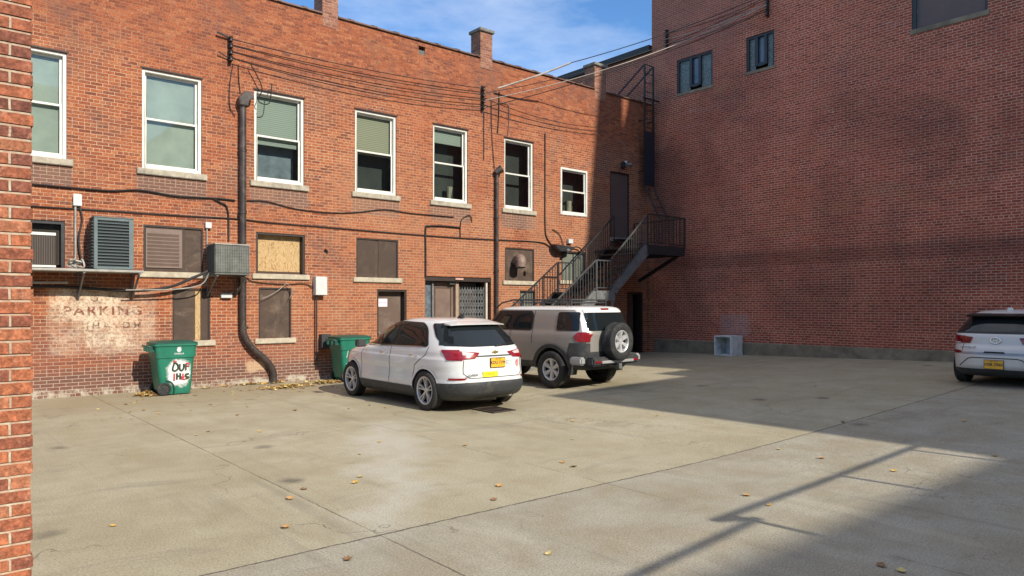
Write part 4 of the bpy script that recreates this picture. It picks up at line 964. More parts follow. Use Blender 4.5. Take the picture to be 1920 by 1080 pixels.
    patch(src, line_quads([(-.75, .80), (-.755, 1.20)], .012)+line_quads([(.75, .80), (.755, 1.20)], .012), 'y', -1, .004, 'back_door_gap', mGap, t, q)
    mb = MB(); mb.box(-.80*q, .80*q, -.16*q, .06*q, .51*q, .69*q); mb.build('rear_bumper', mTrim, t, bevel=.03, smooth=40)
    mb = MB(); mb.box(-.55*q, .55*q, -.20*q, -.165*q, .555*q, .615*q); mb.build('bumper_bar', mSilverP, t, bevel=.01)
    for s in (-1, 1):
        mb = MB(); mb.box(s*.64*q-.08, s*.64*q+.08, -.178*q, -.162*q, .575*q, .615*q); mb.build('reflector', mRed, t)
    mb = MB(); mb.tube([(0, -.24*q, .50*q), (0, .1*q, .50*q)], .03, 8); mb.box(-.05, .05, -.25*q, -.20*q, .44*q, .54*q); mb.build('tow_hitch', mSteelG, t, smooth=50)
    mb = MB(); mb.tube([(.34*q, -.02*q, .42*q), (.34*q, .4*q, .44*q)], .035, 12); mb.build('exhaust', mSteelG, t, smooth=50)
    mb = MB(); mb.box(-.14*q, .12*q, .165*q, .20*q, 1.675*q, 1.715*q); mb.build('brake_light', mRed, t)
    # spare wheel: outer face towards the rear
    Ms = Matrix.Translation((-.02*q, -.19*q, 1.01*q)) @ Matrix.Rotation(math.radians(-90), 4, 'Z')
    wheel(t, 0, 0, 0, .40, .235, .26, q, 6, 1, 'fat', Ms, 'spare_wheel')
    # roof rack
    mb = MB(); zr = 1.90
    for s in (-1, 1):
        mb.tube([(s*.60*q, 2.95*q, 1.72*q), (s*.60*q, 2.78*q, 1.83*q), (s*.60*q, 2.4*q, zr*q), (s*.60*q, .62*q, zr*q)], .017, 8); mb.tube([(s*.60*q, .62*q, (zr+.0)*q), (s*.60*q, .62*q, 1.76*q)], .015, 8)
        mb.tube([(s*.60*q, 2.0*q, (zr-.07)*q), (s*.60*q, .66*q, (zr-.07)*q)], .012, 8)
        for yy in (.7, 1.4, 2.1): mb.tube([(s*.60*q, yy*q, zr*q), (s*.62*q, yy*q, 1.74*q)], .014, 6)
    for yy in (.64, 1.0, 1.36, 1.72, 2.08, 2.4): mb.tube([(-.60*q, yy*q, (zr-.06)*q), (.60*q, yy*q, (zr-.06)*q)], .014, 6)
    mb.tube([(-.60*q, .62*q, zr*q), (.60*q, .62*q, zr*q)], .016, 8); mb.tube([(-.60*q, 2.4*q, zr*q), (.60*q, 2.4*q, zr*q)], .016, 8)
    mb.build('roof_rack', mTrim, t, smooth=50)
    for x, y in ((-.80, yr), (.80, yr), (-.80, yf), (.80, yf)): wheel(t, x, y, .395, .395, .235, .265, q, 6, 1 if x > 0 else -1, 'fat')
    MB().box(-.60*q, .60*q, .15*q, 4.2*q, .40*q, .50*q).build('underbody', mGap, t)
    mb = MB(); mb.box(-.80*q, .80*q, (yr-.05)*q, (yr+.05)*q, .36*q, .44*q); mb.build('axle', mSteel, t)
    bd.free(); src.free(); return t
suv_boxy()
# ---------- silver hatchback on the right
def hatch():
    q = .94
    t = thing('parked_car', 'silver hatchback parked in the shade facing the dark wall, cut by the right edge', 'car', (14.80, 4.35, gz(15.6, 4.6)), -math.pi/2)
    lv = [(.18, .30, 4.0, .76, 5, 4), (.26, .08, 4.2, .84, 5, 3.6), (.40, .0, 4.28, .875, 4.6, 3.2), (.55, .0, 4.3, .885, 4.6, 3), (.70, .03, 4.28, .888, 4.6, 2.9), (.80, .09, 4.1, .885, 4.6, 2.9), (.90, .10, 3.7, .875, 4.6, 3), (.97, .12, 3.35, .86, 4.6, 3),
          (1.03, .17, 3.15, .835, 4.5, 3.2), (1.12, .28, 2.98, .79, 4.5, 3.4), (1.22, .40, 2.78, .735, 4.4, 3.4), (1.32, .52, 2.56, .68, 4.2, 3.3), (1.38, .62, 2.38, .63, 3.8, 3), (1.42, .78, 2.15, .54, 3.4, 2.8), (1.445, 1.0, 1.9, .38, 3, 2.6), (1.455, 1.2, 1.7, .18, 2.4, 2.2)]
    bd = body_bm(lv, q); src = bd.copy()
    mS = paint('silver_paint', (.66, .63, .59), .1, .4, .5)
    cut_arches(bd, (.85, 3.5), q, .36, .885, [mS, mGap], 'body', t, .32)
    # back window with black pillars and spoiler
    patch(src, [soft([(-.80, .995), (.80, .995), (.72, 1.13), (.62, 1.34), (-.62, 1.34), (-.72, 1.13)], .05)], 'y', -1, .006, 'window_surround', mGloss, t, q, thr=.25, lim=lambda c: c.y < 1.0)
    patch(src, [soft([(-.66, 1.02), (.66, 1.02), (.60, 1.15), (.54, 1.27), (-.54, 1.27), (-.60, 1.15)], .05)], 'y', -1, .010, 'rear_window', mCarGlass, t, q, thr=.25, lim=lambda c: c.y < 1.0)
    mb = MB(); mb.prism([(-.06, 0), (-.07, .025), (.22, .07), (.26, .02)], lambda u, v, d: (d, (.43+u)*q, (1.315+v)*q), -.60*q, .60*q); mb.build('spoiler', mGloss, t, bevel=.012, smooth=40)
    for s in (-1, 1):
        patch(src, [[(s*.93, .95), (s*.80, .965), (s*.38, .925), (s*.43, .81), (s*.93, .80)]], 'y', -1, .012, 'tail_light', mRedD, t, q, thr=.05)
        patch(src, [[(s*.86, .835), (s*.60, .83), (s*.60, .805), (s*.86, .81)]], 'y', -1, .016, 'clear_light', mClear, t, q, thr=.2)
        patch(src, [[(-.1, .95), (.22, .95), (.30, .90), (.20, .81), (-.1, .805)]], 'x', s, .012, 'tail_light', mRedD, t, q, thr=.4)
        patch(src, [soft([(s*.93, .68), (s*.58, .665), (s*.55, .615), (s*.93, .60)], .02)], 'y', -1, .010, 'reflector', mRedD, t, q, thr=.2)
        patch(src, [soft([(1.1, 1.02), (3.05, .99), (2.4, 1.31), (1.8, 1.36), (1.2, 1.33)], .06)], 'x', s, .008, 'side_window', mCarGlass, t, q, thr=.3)
        mb = MB(); mb.box(s*.97*q-.09, s*.97*q+.09, 2.72*q, 2.86*q, .93*q, 1.06*q); mb.build('mirror', mS, t, bevel=.03, smooth=40)
    patch(src, [[(-.90, .18), (.90, .18), (.90, .30), (.85, .33), (-.85, .33), (-.90, .30)]], 'y', -1, .010, 'rear_bumper', mTrim, t, q, thr=-.35, lim=lambda c: c.y < .45*q)
    patch(src, [[(-.56, .60), (.56, .60), (.58, .645), (-.58, .645)]], 'y', -1, .006, 'bumper_crease_shade', plain('shaded_silver_strip', (.30, .31, .33), .4, .4), t, q)  # darker silver strip paints the shade in the bumper crease
    patch(src, line_quads([(-.60, .38), (-.44, .52), (-.36, .54), (.36, .54), (.44, .52), (.60, .38)], .016), 'y', -1, .004, 'bumper_gap', mGap, t, q)
    patch(src, line_quads([(-.55, .79), (-.56, .66)], .010)+line_quads([(.55, .79), (.56, .66)], .010), 'y', -1, .004, 'tailgate_gap', mGap, t, q)
    patch(src, [[(-.18, .63), (.18, .63), (.16, .66), (-.16, .66)]], 'y', -1, .012, 'handle_recess', mGap, t, q)
    plate(t, 0.0, -.004, .42, q, 'HSB 2960')
    mb = MB(); mb.lathe([(.046, -.006), (.054, -.010), (.062, -.006), (.062, .004), (.046, .004)], 28, Matrix.Translation((0, .085*q, .87*q)) @ Matrix.Diagonal((1.4, 1, 1, 1)) @ Matrix.Rotation(math.radians(90), 4, 'Z'), True)
    mb.bar((-.035, .078*q, .83*q), (-.02, .078*q, .91*q), .01, .008); mb.bar((.02, .078*q, .83*q), (.035, .078*q, .91*q), .01, .008); mb.bar((-.03, .078*q, .866*q), (.03, .078*q, .874*q), .01, .008)
    mb.build('badge', mChrome, t, smooth=50)
    text_mesh('ELANTRA GT', .042, 'lettering', mSteelG, t, Matrix.Translation((-.44*q, .03*q, .73*q)) @ FACE_Y, .002, bold=.001)
    mb = MB(); mb.prism([(-.09, .0), (.09, 0), (.05, .02), (-.02, .06), (-.06, .055)][::-1], lambda u, v, d: (d, .98*q+u, 1.435*q+v), -.03, .03); mb.build('roof_fin', mSilverP, t, smooth=40)
    mb = MB(); mb.tube([(0, .22*q, 1.03*q), (.1*q, .21*q, 1.035*q), (.42*q, .25*q, 1.05*q)], .01, 6); mb.build('wiper', mGloss, t)
    for x, y in ((-.77, .85), (.77, .85), (-.77, 3.5), (.77, 3.5)): wheel(t, x, y, .32, .32, .225, .21, q, 5, 1 if x > 0 else -1)
    MB().box(-.68*q, .68*q, .5*q, 4.0*q, .18*q, .3*q).build('underbody', mGap, t)
    bd.free(); src.free(); return t
hatch()
# ------------------------------------------------------------------ fire stair
def fire_stair():
    t = thing('fire_escape_stair', 'black steel outside stair, near side coloured sunlit grey, climbing two flights to a railed landing in the corner', 'stair', (14.0, 14.6, gz(14, 14.6)))
    ox, oy, oz = t.location
    def pt(x, y, z): return Vector((x-ox, y-oy, z-oz))
    def bld(mb, nm, m=mSteel, par=t): return mb.build(nm, m, par)
    YN, YF = 13.80, 15.30
    za, zb = 2.10, 3.47; xa0, xa1, xb0, xb1 = 13.95, 15.2, 16.75, 18.55
    xs0 = xa0-(za-gz(12, 14.6))*.97
    up = Vector((0, 0, 1))
    for (x0, z0, x1, z1, n) in ((xs0, gz(12, 14.6), xa0+.65, za, 10), (xa1, za, xb0, zb, 7)):
        for y in (YN, YF):
            mb = MB(); mb.prism([(x0-.1, z0-.02), (x0+.22, z0-.02), (x1+.15, z1-.18), (x1+.15, z1+.03), (x1-.1, z1+.03)], lambda u, v, d: pt(u, d, v), y-.025, y+.025)
            bld(mb, 'stringer', mSteelG if y == YN else mSteel)  # near side in lighter grey than the far: sunlight put into the colour
        for i in range(n):
            f_ = (i+.5)/n; x = x0+(x1-x0)*f_; z = z0+(z1-z0)*(i+1)/n
            bld(MB().add([], []) if False else _box(MB(), pt, x-.14, x+.14, YN+.03, YF-.03, z-.04, z), 'step')
    bld(_box(MB(), pt, xa0+.6, xa1+.1, YN-.02, YF+.02, za-.08, za), 'landing', mSteelG)
    bld(_box(MB(), pt, xb0, xb1, YN, WY-.02, zb-.06, zb-.0), 'platform')
    mb = MB()
    for (x0, x1, y0, y1) in ((xb0, xb1, YN-.03, YN-.001), (xb1-.03, xb1, YN, WY-.02)): _box(mb, pt, x0, x1, y0, y1, zb-.22, zb+.05)
    bld(mb, 'platform_edge_beam')
    bld(_box(MB(), pt, xa0+.62, xa1+.12, YN-.05, YN-.026, za-.24, za+.04), 'landing_edge_beam', mSteelG)
    # steps from the platform up to the door
    for i in range(3): bld(_box(MB(), pt, 17.48, 18.42, WY-.95+i*.28, WY-.68+i*.28, zb+.10+i*.13, zb+.14+i*.13), 'step')
    def rail(p0, p1, h0=.92, n=None, mat=mSteel, low=.12, post0=True, post1=True, dip=0):
        mb = MB(); a = Vector(p0); b = Vector(p1); L = (b-a).length; n = n or max(2, int(L/.125))
        H_ = Vector((0, 0, h0)); lo = Vector((0, 0, low))
        mb.bar(pt(*(a+H_)), pt(*(b+H_)), .035, .035); mb.bar(pt(*(a+lo)), pt(*(b+lo)), .025, .025)
        for i in range(n+1):
            p = a.lerp(b, i/n); w_ = .034 if i in (0, n) else .016
            mb.bar(pt(*(p+Vector((0, 0, -.02 if i in (0, n) else low)))), pt(*(p+H_)), w_, w_, Vector((0, 1, 0)))
        return bld(mb, 'railing', mat)
    g0 = gz(12, 14.6)
    rail((xs0+.05, YN, g0+.1), (xa0+.65, YN, za), .88, None, mRail); rail((xa0+.68, YN, za), (xa1, YN, za), .88, None, mRail)  # near railings coloured lighter as if sunlit
    rail((xa1+.03, YN, za+.03), (xb0, YN, zb+.0), .90, None, mRail); rail((xb0+.02, YN-.03, zb), (xb1, YN-.03, zb), .95, 13)
    rail((xb1, YN, zb), (xb1, WY-.1, zb), .95, 14)
    rail((xs0-.02, YF, g0+.1), (xa0+.62, YF, za), .88); rail((xa0+.66, YF, za), (xa1, YF, za), .88); rail((xa1+.03, YF, za+.03), (xb0+.25, YF, zb+.15), .90)
    # supports
    mb = MB(); mb.bar(pt(18.45, YN+.05, zb-.15), pt(18.9, WY-.02, 2.55), .07, .10); bld(mb, 'brace')
    mb = MB(); mb.bar(pt(16.9, YN+.05, zb-.15), pt(16.9, WY-.02, 2.45), .06, .08); bld(mb, 'brace')
    mb = MB(); mb.prism([(xa1+.02, za-.2), (xa1+.36, za+.12), (xa1+.14, za-.10), (xa1+.06, za-.42), (xa1+.05, gz(15, 14)-.0), (xa1-.02, gz(15, 14))], lambda u, v, d: pt(u, d, v), YN-.03, YN+.03); bld(mb, 'post', mSteelG)
    bld(_box(MB(), pt, xa1-.02, xa1+.05, YF-.03, YF+.03, gz(15, 15), za-.09), 'post')
    bld(_box(MB(), pt, xa0+.62, xa0+.69, YF-.03, YF+.03, gz(15, 15), za-.09), 'post')
    return t
def _box(mb, pt, x0, x1, y0, y1, z0, z1):
    a = pt(x0, y0, z0); b = pt(x1, y1, z1); return mb.box(a.x, b.x, a.y, b.y, a.z, b.z)
fire_stair()
# wall ladder up to the roof with a sheet-metal guard
def ladder():
    X0, X1 = 18.86, 19.30; Yl = WY-.28
    t = thing('roof_ladder', 'thin dark steel wall ladder with a blue black guard sheet rising to the roof corner', 'ladder', (19.05, Yl, 3.5))
    ox, oy, oz = t.location; v = lambda x, y, z: Vector((x-ox, y-oy, z-oz))
    for x in (X0, X1):
        mb = MB(); mb.bar(v(x, Yl, 5.7), v(x, Yl, 9.75), .05, .045, Vector((0, 1, 0))); mb.bar(v(x, Yl, 5.7), v(x+.16, Yl-.5, 4.55), .045, .04)
        mb.bar(v(x, Yl, 9.75), v(x-.05, WY+.9, 8.95), .04, .04); mb.build('side_rail', mSteel, t)
    for i in range(13):
        z = 5.85+i*.3; mb = MB(); mb.tube([v(X0, Yl, z), v(X1, Yl, z)], .012, 6); mb.build('rung', mSteel, t)
    for i in range(4):
        f_ = (i+.5)/4; mb = MB(); mb.tube([v(X0+.16*f_, Yl-.5*f_, 5.7-1.15*f_), v(X1+.16*f_, Yl-.5*f_, 5.7-1.15*f_)], .012, 6); mb.build('rung', mSteel, t)
    mb = MB(); mb.tube([v(X0, Yl, 9.75), v(X1, Yl, 9.75)], .015, 6); mb.tube([v(X0-.1, Yl-.02, 8.62), v(X1+.28, Yl-.02, 8.62)], .03, 6); mb.build('cross_bar', mSteel, t)
    MB().box(X0-.02-ox, X1+.02-ox, -.05, -.03, 5.72-oz, 7.52-oz).build('guard_sheet', plain('blue_black_sheet', (.018, .026, .040), .4, .2, .1, 3), t)
    for z in (6.2, 7.9): 
        for x in (X0, X1): mb = MB(); mb.bar(v(x, Yl, z), v(x, WY-.005, z), .03, .03); mb.build('wall_bracket', mSteel, t)
ladder()
# ------------------------------------------------------------------ air conditioners on the wall
def bracket(mb, x, y0, y1, z, h, o):
    mb.bar((x-o[0], y0-o[1], z-o[2]), (x-o[0], y1-o[1], z-o[2]), .035, .035); mb.bar((x-o[0], y0+.03-o[1], z-o[2]), (x-o[0], y1-.01-o[1], z-h-o[2]), .03, .03, Vector((1, 0, 0))); mb.bar((x-o[0], y1-.012-o[1], z-o[2]), (x-o[0], y1-.012-o[1], z-h-o[2]), .03, .02, Vector((1, 0, 0)))
t = thing('air_conditioner', 'tall louvred teal grey air conditioner standing on the white wall shelf', 'air conditioner', (3.04, 15.53, 2.415))
mb = MB(); mb.box(-.335, .335, -.20, .22, 0, .96)
mb.build('casing', plain('dark_teal_coil', (.03, .042, .045), .7, 0, .2, 20), t)
mb = MB()
for (a, b, c, d) in ((-.335, -.275, 0, .96), (.255, .335, 0, .96), (-.275, .255, 0, .05), (-.275, .255, .91, .96)): mb.box(a, b, -.23, -.201, c, d)
mb.box(-.34, .34, -.235, .225, .961, .985); mb.build('frame', mAC, t, bevel=.008)
mb = MB()
for i in range(14): mb.bar((-.275, -.218, .085+i*.059), (.255, -.218, .085+i*.059), .046, .008, Vector((0, .55, 1)))
mb.build('front_louvre', mAC, t)
mb = MB()
for i in range(15): mb.bar((-.345, -.195, .05+i*.059), (-.345, .215, .05+i*.059), .045, .008, Vector((.7, 0, 1)))
mb.build('side_louvre', mAC, t)
t = thing('wall_shelf', 'white metal shelf on brackets carrying the teal grey air conditioner', 'shelf', (2.2, 15.55, 2.36))
ox, oy, oz = t.location
MB().box(.9-ox, 3.54-ox, 15.23-oy, 15.89-oy, .0, .045).build('shelf_board', mShelf, t, bevel=.006)
for x in (2.54, 3.47, 1.2):
    mb = MB(); bracket(mb, x, 15.25, WY-.005, 2.345, .50, (ox, oy, oz)); mb.build('bracket', mSteelG, t)
t = thing('air_conditioner', 'boxy dark grey air conditioner with a wire grille hung beside the fat downpipe', 'air conditioner', (5.22, 15.5, 2.40))
mb = MB(); mb.box(-.35, .35, -.28, .28, .0, .58); mb.build('casing', mAC2, t, bevel=.012)
mb = MB(); mb.box(-.36, .36, -.29, .29, .581, .61); mb.build('lid', mShelf, t, bevel=.006)
mb = MB(); mb.box(-.36, .36, -.292, .29, -.03, -.001); mb.build('base', mAC2, t)
mb = MB()
for i in range(15): x = -.335+i*.0478; mb.box(x-.004, x+.004, -.296, -.288, .02, .565)
for i in range(9): z = .03+i*.066; mb.box(-.345, .345, -.2875, -.2815, z-.003, z+.003)
mb.build('front_grille', mShelf if False else plain('grille_wire', (.20, .21, .195), .5, .3), t)
mb = MB()
for i in range(12): y = -.26+i*.047; mb.box(-.358, -.352, y-.004, y+.004, .02, .565)
mb.build('side_grille', mAC2, t)
mb = MB()
for x in (4.92, 5.50): bracket(mb, x, 15.24, WY-.005, 2.35, .42, t.location)
mb.build('bracket', mSteelG, t)
t = thing('air_conditioner', 'window air conditioner in the dark window at far left, with a white rim', 'air conditioner', (1.75, 15.75, 2.41))
mb = MB(); mb.box(-.5, .38, -.22, .15, .02, .62); mb.build('casing', mBrownD, t, bevel=.01)
mb = MB(); mb.box(-.5, .38, -.235, -.221, .60, .65); mb.box(-.5, .38, -.235, -.221, .02, .055); mb.build('rim', mWhite, t)
mb = MB()
for i in range(24): x = -.48+i*.036; mb.box(x-.004, x+.004, -.232, -.221, .06, .60)
mb.build('grille', plain('tan_grille', (.12, .09, .07), .6), t)
# ------------------------------------------------------------------ downpipes
t = thing('downpipe', 'fat brown downpipe with a hooded head bending out at its foot between boarded windows', 'pipe', (5.635, 15.8, 0))
y = 15.80
mb = MB(); mb.tube([Vector(p)-Vector((5.635, y, 0)) for p in [(5.635, y, 6.15), (5.635, y, 1.5)]+spline([(5.635, y, 1.45), (5.66, y, 1.10), (5.84, y, .80), (6.14, y, .52), (6.30, y, .28), (6.33, y, 0.0)], 5)], .072, 18)
mb.build('pipe', mPipe, t, smooth=40)
for z in (5.1, 3.75, 2.25, 1.25):
    mb = MB(); mb.tube([(0.0+(.03 if z < 1.3 else 0), 0, z-.03), (0.0+(.03 if z < 1.3 else 0), 0, z+.03)], .083, 18); mb.build('collar', mPipe, t, smooth=40)
mb = MB(); mb.prism([(-.08, 0), (.08, 0), (.10, .12), (.22, .20), (.17, .32), (.03, .33), (-.12, .14)], lambda u, v, d: (u, d, 6.05+v), -.11, .08); mb.build('head', mPipe, t, bevel=.015)
t = thing('downpipe', 'slim dark downpipe with a round head right of the entrance gate', 'pipe', (12.72, 15.82, 0))
mb = MB(); mb.tube([(0, 0, 5.45), (0, 0, .1)], .05, 12); mb.build('pipe', mPipe, t, smooth=40)
mb = MB(); mb.tube([(-.05, 0, 5.42), (.04, -.02, 5.5), (.12, -.05, 5.56)], [.07, .10, .11], 12); mb.build('head', mPipe, t, smooth=40)
mb = MB()
for z in (4.2, 2.7): mb.tube([(0, 0, z-.03), (0, 0, z+.03)], .062, 12)
mb.build('collar', mPipe, t, smooth=40)
# ------------------------------------------------------------------ small boxes and lights on the wall
def wbox(nm, label, cat, x0, x1, z0, z1, d=.10, m=mBoxG, ex=None):
    t = thing(nm, label, cat, ((x0+x1)/2, WY-d/2, z0)); w_ = (x1-x0)/2; h = z1-z0
    MB().box(-w_, w_, -d/2, d/2-.003, 0, h).build('casing', m, t, bevel=.008)
    MB().box(-w_-.006, w_+.006, -d/2-.012, -d/2-.001, .005, h-.005).build('cover', m, t, bevel=.004)
    if ex: ex(t, w_, d, h)
    return t
def conduit_down(t, w_, d, h):
    mb = MB(); mb.tube([(-w_*.6, .0, 0), (-w_*.6, .0, -1.55)], .018, 8); mb.build('conduit', mSteel, t, smooth=50)
wbox('electric_box', 'pale grey electric box on the brick with a dark conduit running down', 'electric box', 7.29, 7.56, 1.97, 2.40, .17, mBoxG, conduit_down)
wbox('junction_box', 'small white box below the dark grey air conditioner', 'junction box', 5.19, 5.41, 1.89, 1.99, .07)
def cond2(t, w_, d, h):
    mb = MB(); mb.tube([(-.03, 0, 0), (-.03, 0, -1.15)], .02, 8); mb.build('conduit', mShelf, t, smooth=50)
    mb = MB(); mb.tube(spline([(.04, 0, 0), (.08, -.02, -.25), (.02, -.03, -.6), (.05, -.03, -.95), (.12, -.05, -1.1)], 5), .016, 8); mb.build('hose', mSteel, t, smooth=50)
wbox('junction_box', 'small white switch box above the wall shelf with a pale conduit hanging down', 'junction box', 2.46, 2.59, 3.62, 3.85, .07, mBoxG, cond2)
def cond3(t, w_, d, h):
    mb = MB(); mb.tube([(-.02, 0, 0), (-.02, 0, -.5)], .014, 8); mb.build('conduit', mShelf, t, smooth=50)
wbox('junction_box', 'small white box beside the louvred brown board', 'junction box', 4.87, 4.98, 3.36, 3.49, .07, mBoxG, cond3)
wbox('junction_box', 'small white box above the window behind the outside stair', 'junction box', 15.52, 15.70, 3.62, 3.76, .09)
t = thing('wall_light', 'dark drooping floodlight housing with cables above the stair window', 'light', (15.2, 15.75, 3.45))
mb = MB(); mb.prism([(-.42, .10), (.36, .06), (.44, 0), (.2, -.08), (-.15, -.12), (-.32, -.05)], lambda u, v, d: (u, d, v), -.12, .10); mb.build('housing', mSteel, t, bevel=.02)
mb = MB(); mb.tube(spline([(.4, 0, .02), (.62, .05, .08), (.85, .06, .02), (.98, .08, -.2)], 5), .02, 8); mb.build('cable', mSteel, t, smooth=50)
mb = MB(); mb.tube([(.1, -.1, -.05), (.12, -.16, -.12)], [.06, .08], 10); mb.build('lamp_head', mSteelG, t, smooth=50)
t = thing('security_light', 'twin headed security light above the upper corner door', 'light', (18.05, 15.82, 6.28))
mb = MB(); mb.tube([(0, .07, 0), (0, -.02, 0)], .07, 12); mb.build('mount', mSteel, t, smooth=50)
for s, m in ((-1, mSteel), (1, mSteelG)):
    mb = MB(); mb.tube([(s*.05, -.02, .02), (s*.16, -.08, .07), (s*.21, -.16, .03)], [.03, .06, .085], 12); mb.build('lamp_head', m, t, smooth=50)
mb = MB(); mb.box(-.06, .02, -.14, -.03, .08, .16); mb.build('sensor', mWhite, t, bevel=.01)
for (px_, py_, w_, h_, lb) in ((611, 472, .10, .10, 'small dark broken hole in the brick between the plywood board and the paired brown boards'),):
    c = A(px_, py_); o = MB().prism([(-w_*.6, .02), (-.01, .07), (.05, .03), (.04, -.06), (.0, -.03), (-.03, -.02)], lambda u, v, d: (c[0]+u, d, c[1]+v), WY-.004, WY-.002).build('wall_hole', mVoid); tag(o, lb, 'hole')
# ------------------------------------------------------------------ insulator racks and overhead wires
def rack(label, x, y, z0, z1, n, axis='x', hook=False):
    t = thing('insulator_rack', label, 'wire rack', (x, y, z0))
    mb = MB(); mb.box(-.03, .03, -.03, .03, 0, z1-z0); mb.build('bar', mSteel, t)
    for i in range(n):
        z = (z1-z0)*(i+.5)/n; M = Matrix.Translation((0, -.07, z)) if axis == 'x' else Matrix.Translation((-.07, 0, z))
        mb = MB(); mb.lathe([(.0, -.045), (.045, -.045), (.03, -.015), (.03, .015), (.045, .045), (0, .045)], 12, M @ Matrix.Rotation(math.radians(90), 4, 'Y')); mb.build('insulator', mPipe, t, smooth=40)
    if hook:
        mb = MB(); mb.bar((0, 0, z1-z0-.03), (-.28, -.05, z1-z0+.02), .03, .03); mb.bar((0, 0, .08), (-.25, -.05, .16), .02, .02); mb.build('arm', mSteel, t)
r1 = A(430, 118), A(430, 70); r2 = A(903, 208), A(903, 162)
rack('rusty insulator rack on the brick above and left of the fat downpipe', r1[0][0], WY-.04, r1[0][1], r1[1][1], 4, hook=True)
rack('insulator rack on the brick above the gap between fifth and sixth upper windows', r2[0][0], WY-.04, r2[0][1], r2[1][1], 4)
rack('insulator rack high on the shaded wall at the top edge', WX-.04, B(1441, 10)[0], 10.25, 10.95, 4, 'y')
rack('insulator rack near the corner edge of the tall shaded wall', WX-.04, B(1252, 80)[0], 10.3, 10.95, 4, 'y')
def wire(label, pts, r=.010, m=mWire, sag=0, group=None, nm='overhead_wire', cat='wire', smooth_=True):
    if sag:
        a, b = Vector(pts[0]), Vector(pts[1]); pts = [a.lerp(b, i/16)-Vector((0, 0, sag*4*(i/16)*(1-i/16))) for i in range(17)]
    elif smooth_ and len(pts) > 2: pts = spline(pts, 5)
    o = MB().tube(pts, r, 6).build(nm, m, smooth=60)
    org = Vector(pts[0]); o.data.transform(Matrix.Translation(-org)); o.location = org
    return tag(o, label, cat, group)
for i in range(4):
    za = r1[0][1]+(r1[1][1]-r1[0][1])*(i+.5)/4; zb = r2[0][1]+(r2[1][1]-r2[0][1])*(i+.5)/4
    wire(('lowest', 'second lowest', 'second highest', 'highest')[i]+' of the four thin wires strung between the two racks on the orange wall', [(r1[0][0], WY-.12, za), (r2[0][0], WY-.12, zb)], .010, mWire, .10+.03*(3-i), 'wires along the orange wall')
for i, (m, r) in enumerate(((mWire, .012), (mWireL, .011), (mWire, .010))):
    zb = 10.42+i*.17; za = r2[0][1]+.08+i*.2; yb_ = B(1441, 10)[0]
    wire(('lowest dark wire', 'pale middle wire', 'upper dark wire')[i]+' crossing the corner from the orange wall rack to the shaded wall', [(r2[0][0]+.05, WY-.14, za), (WX-.12, yb_, zb)], r, m, .22+.07*i, 'wires crossing the corner')
a = Vector((r2[0][0]+.45, WY-.16, A(935, 170)[1])); b = Vector((WX-.12, B(1441, 10)[0], 10.9))
wire('thick pale sleeve on the wire leaving the right insulator rack', [tuple(a), tuple(a.lerp(b, .26))], .026, mWireL, .03, None, 'wire_sleeve', 'cable sleeve')
wire('dark wire crossing the corner to the top of the high rack, carrying the pale sleeve', [tuple(a.lerp(b, .26)), tuple(b)], .012, mWire, .12)
for i, zz in enumerate((10.45, 10.62, 10.8)):
    y1_, y2_ = B(1252, 80)[0], B(1441, 10)[0]
    wire(('lowest dark', 'pale middle', 'topmost dark')[i]+' wire running along the shaded wall between its two racks', [(WX-.12, y1_, zz), (WX-.12, y2_, zz+.02)], .009, mWireL if i == 1 else mWire, .12, 'wires along the shaded wall')
def along(label, px, r=.014, m=mWire, g=None, d=.03, nm='wall_cable'):
    P_ = [A(x, y) for x, y in px]
    return wire(label, [(p[0], WY-d, p[1]) for p in P_], r, m, 0, g, nm, 'cable')
along('sagging black cable under the upper windows, left of the fat downpipe', [(-40, 340), (62, 346), (130, 352), (205, 358), (262, 357), (330, 368), (402, 372), (440, 376)], .02)
along('loose dark cable under the third and fourth upper windows', [(462, 376), (500, 378), (555, 392), (620, 399), (670, 398), (720, 393), (770, 400), (850, 407)], .012)
along('long dark cable running above the boarded windows across the whole wall', [(-40, 380), (62, 387), (200, 395), (330, 404), (440, 410), (500, 417), (600, 425), (740, 437), (860, 446), (940, 450), (1010, 454), (1030, 462)], .014)
along('dark conduit bent above the entrance gate', [(797, 520), (797, 470), (797, 428), (803, 424), (830, 424), (862, 427)], .022)
along('short cable hooked below the fifth upper window', [(862, 447), (862, 425), (866, 410), (880, 404), (884, 416)], .012)
along('dark cable dropping to the dark grey air conditioner from above', [(398, 372), (412, 380), (426, 393), (428, 452)], .018)
along('loose cable loop falling to the stair floodlight', [(1035, 430), (1048, 440), (1056, 462)], .012)
along('thin vertical conduit between the sixth and seventh upper windows', [(1021, 250), (1021, 330), (1021, 420), (1024, 445), (1035, 462)], .016)
along('curved black wire under the insulator rack left of the downpipe head', [(436, 120), (430, 160), (430, 200), (440, 218)], .009)
along('looped service wires above the third upper window', [(466, 124), (480, 150), (487, 170), (480, 192), (500, 196), (505, 160)], .012, d=.14)
along('pair of thin wires dropping from the left rack to the pipe head', [(446, 122), (447, 150), (450, 175)], .008)
along('thin wire dropping from the right rack, nearest to it', [(906, 210), (906, 260), (906, 300)], .010)
along('thin wire dropping from the right rack to the slim downpipe head', [(920, 190), (921, 250), (926, 318)], .010)
along('bent thin wire above the sixth upper window', [(935, 172), (934, 215), (932, 250)], .012)
along('bent grey conduit running down beside the sixth upper window top', [(937, 193), (952, 198), (953, 230), (951, 255)], .010, mSteelG)
along('loose pale cable curling over the lower boarded window', [(488, 560), (505, 553), (525, 540), (535, 532), (545, 545), (540, 560)], .007, mShelf, d=.09)
along('black cable from the pipe to the pale grey electric box', [(462, 520), (475, 528), (530, 533), (570, 532), (586, 540)], .010)
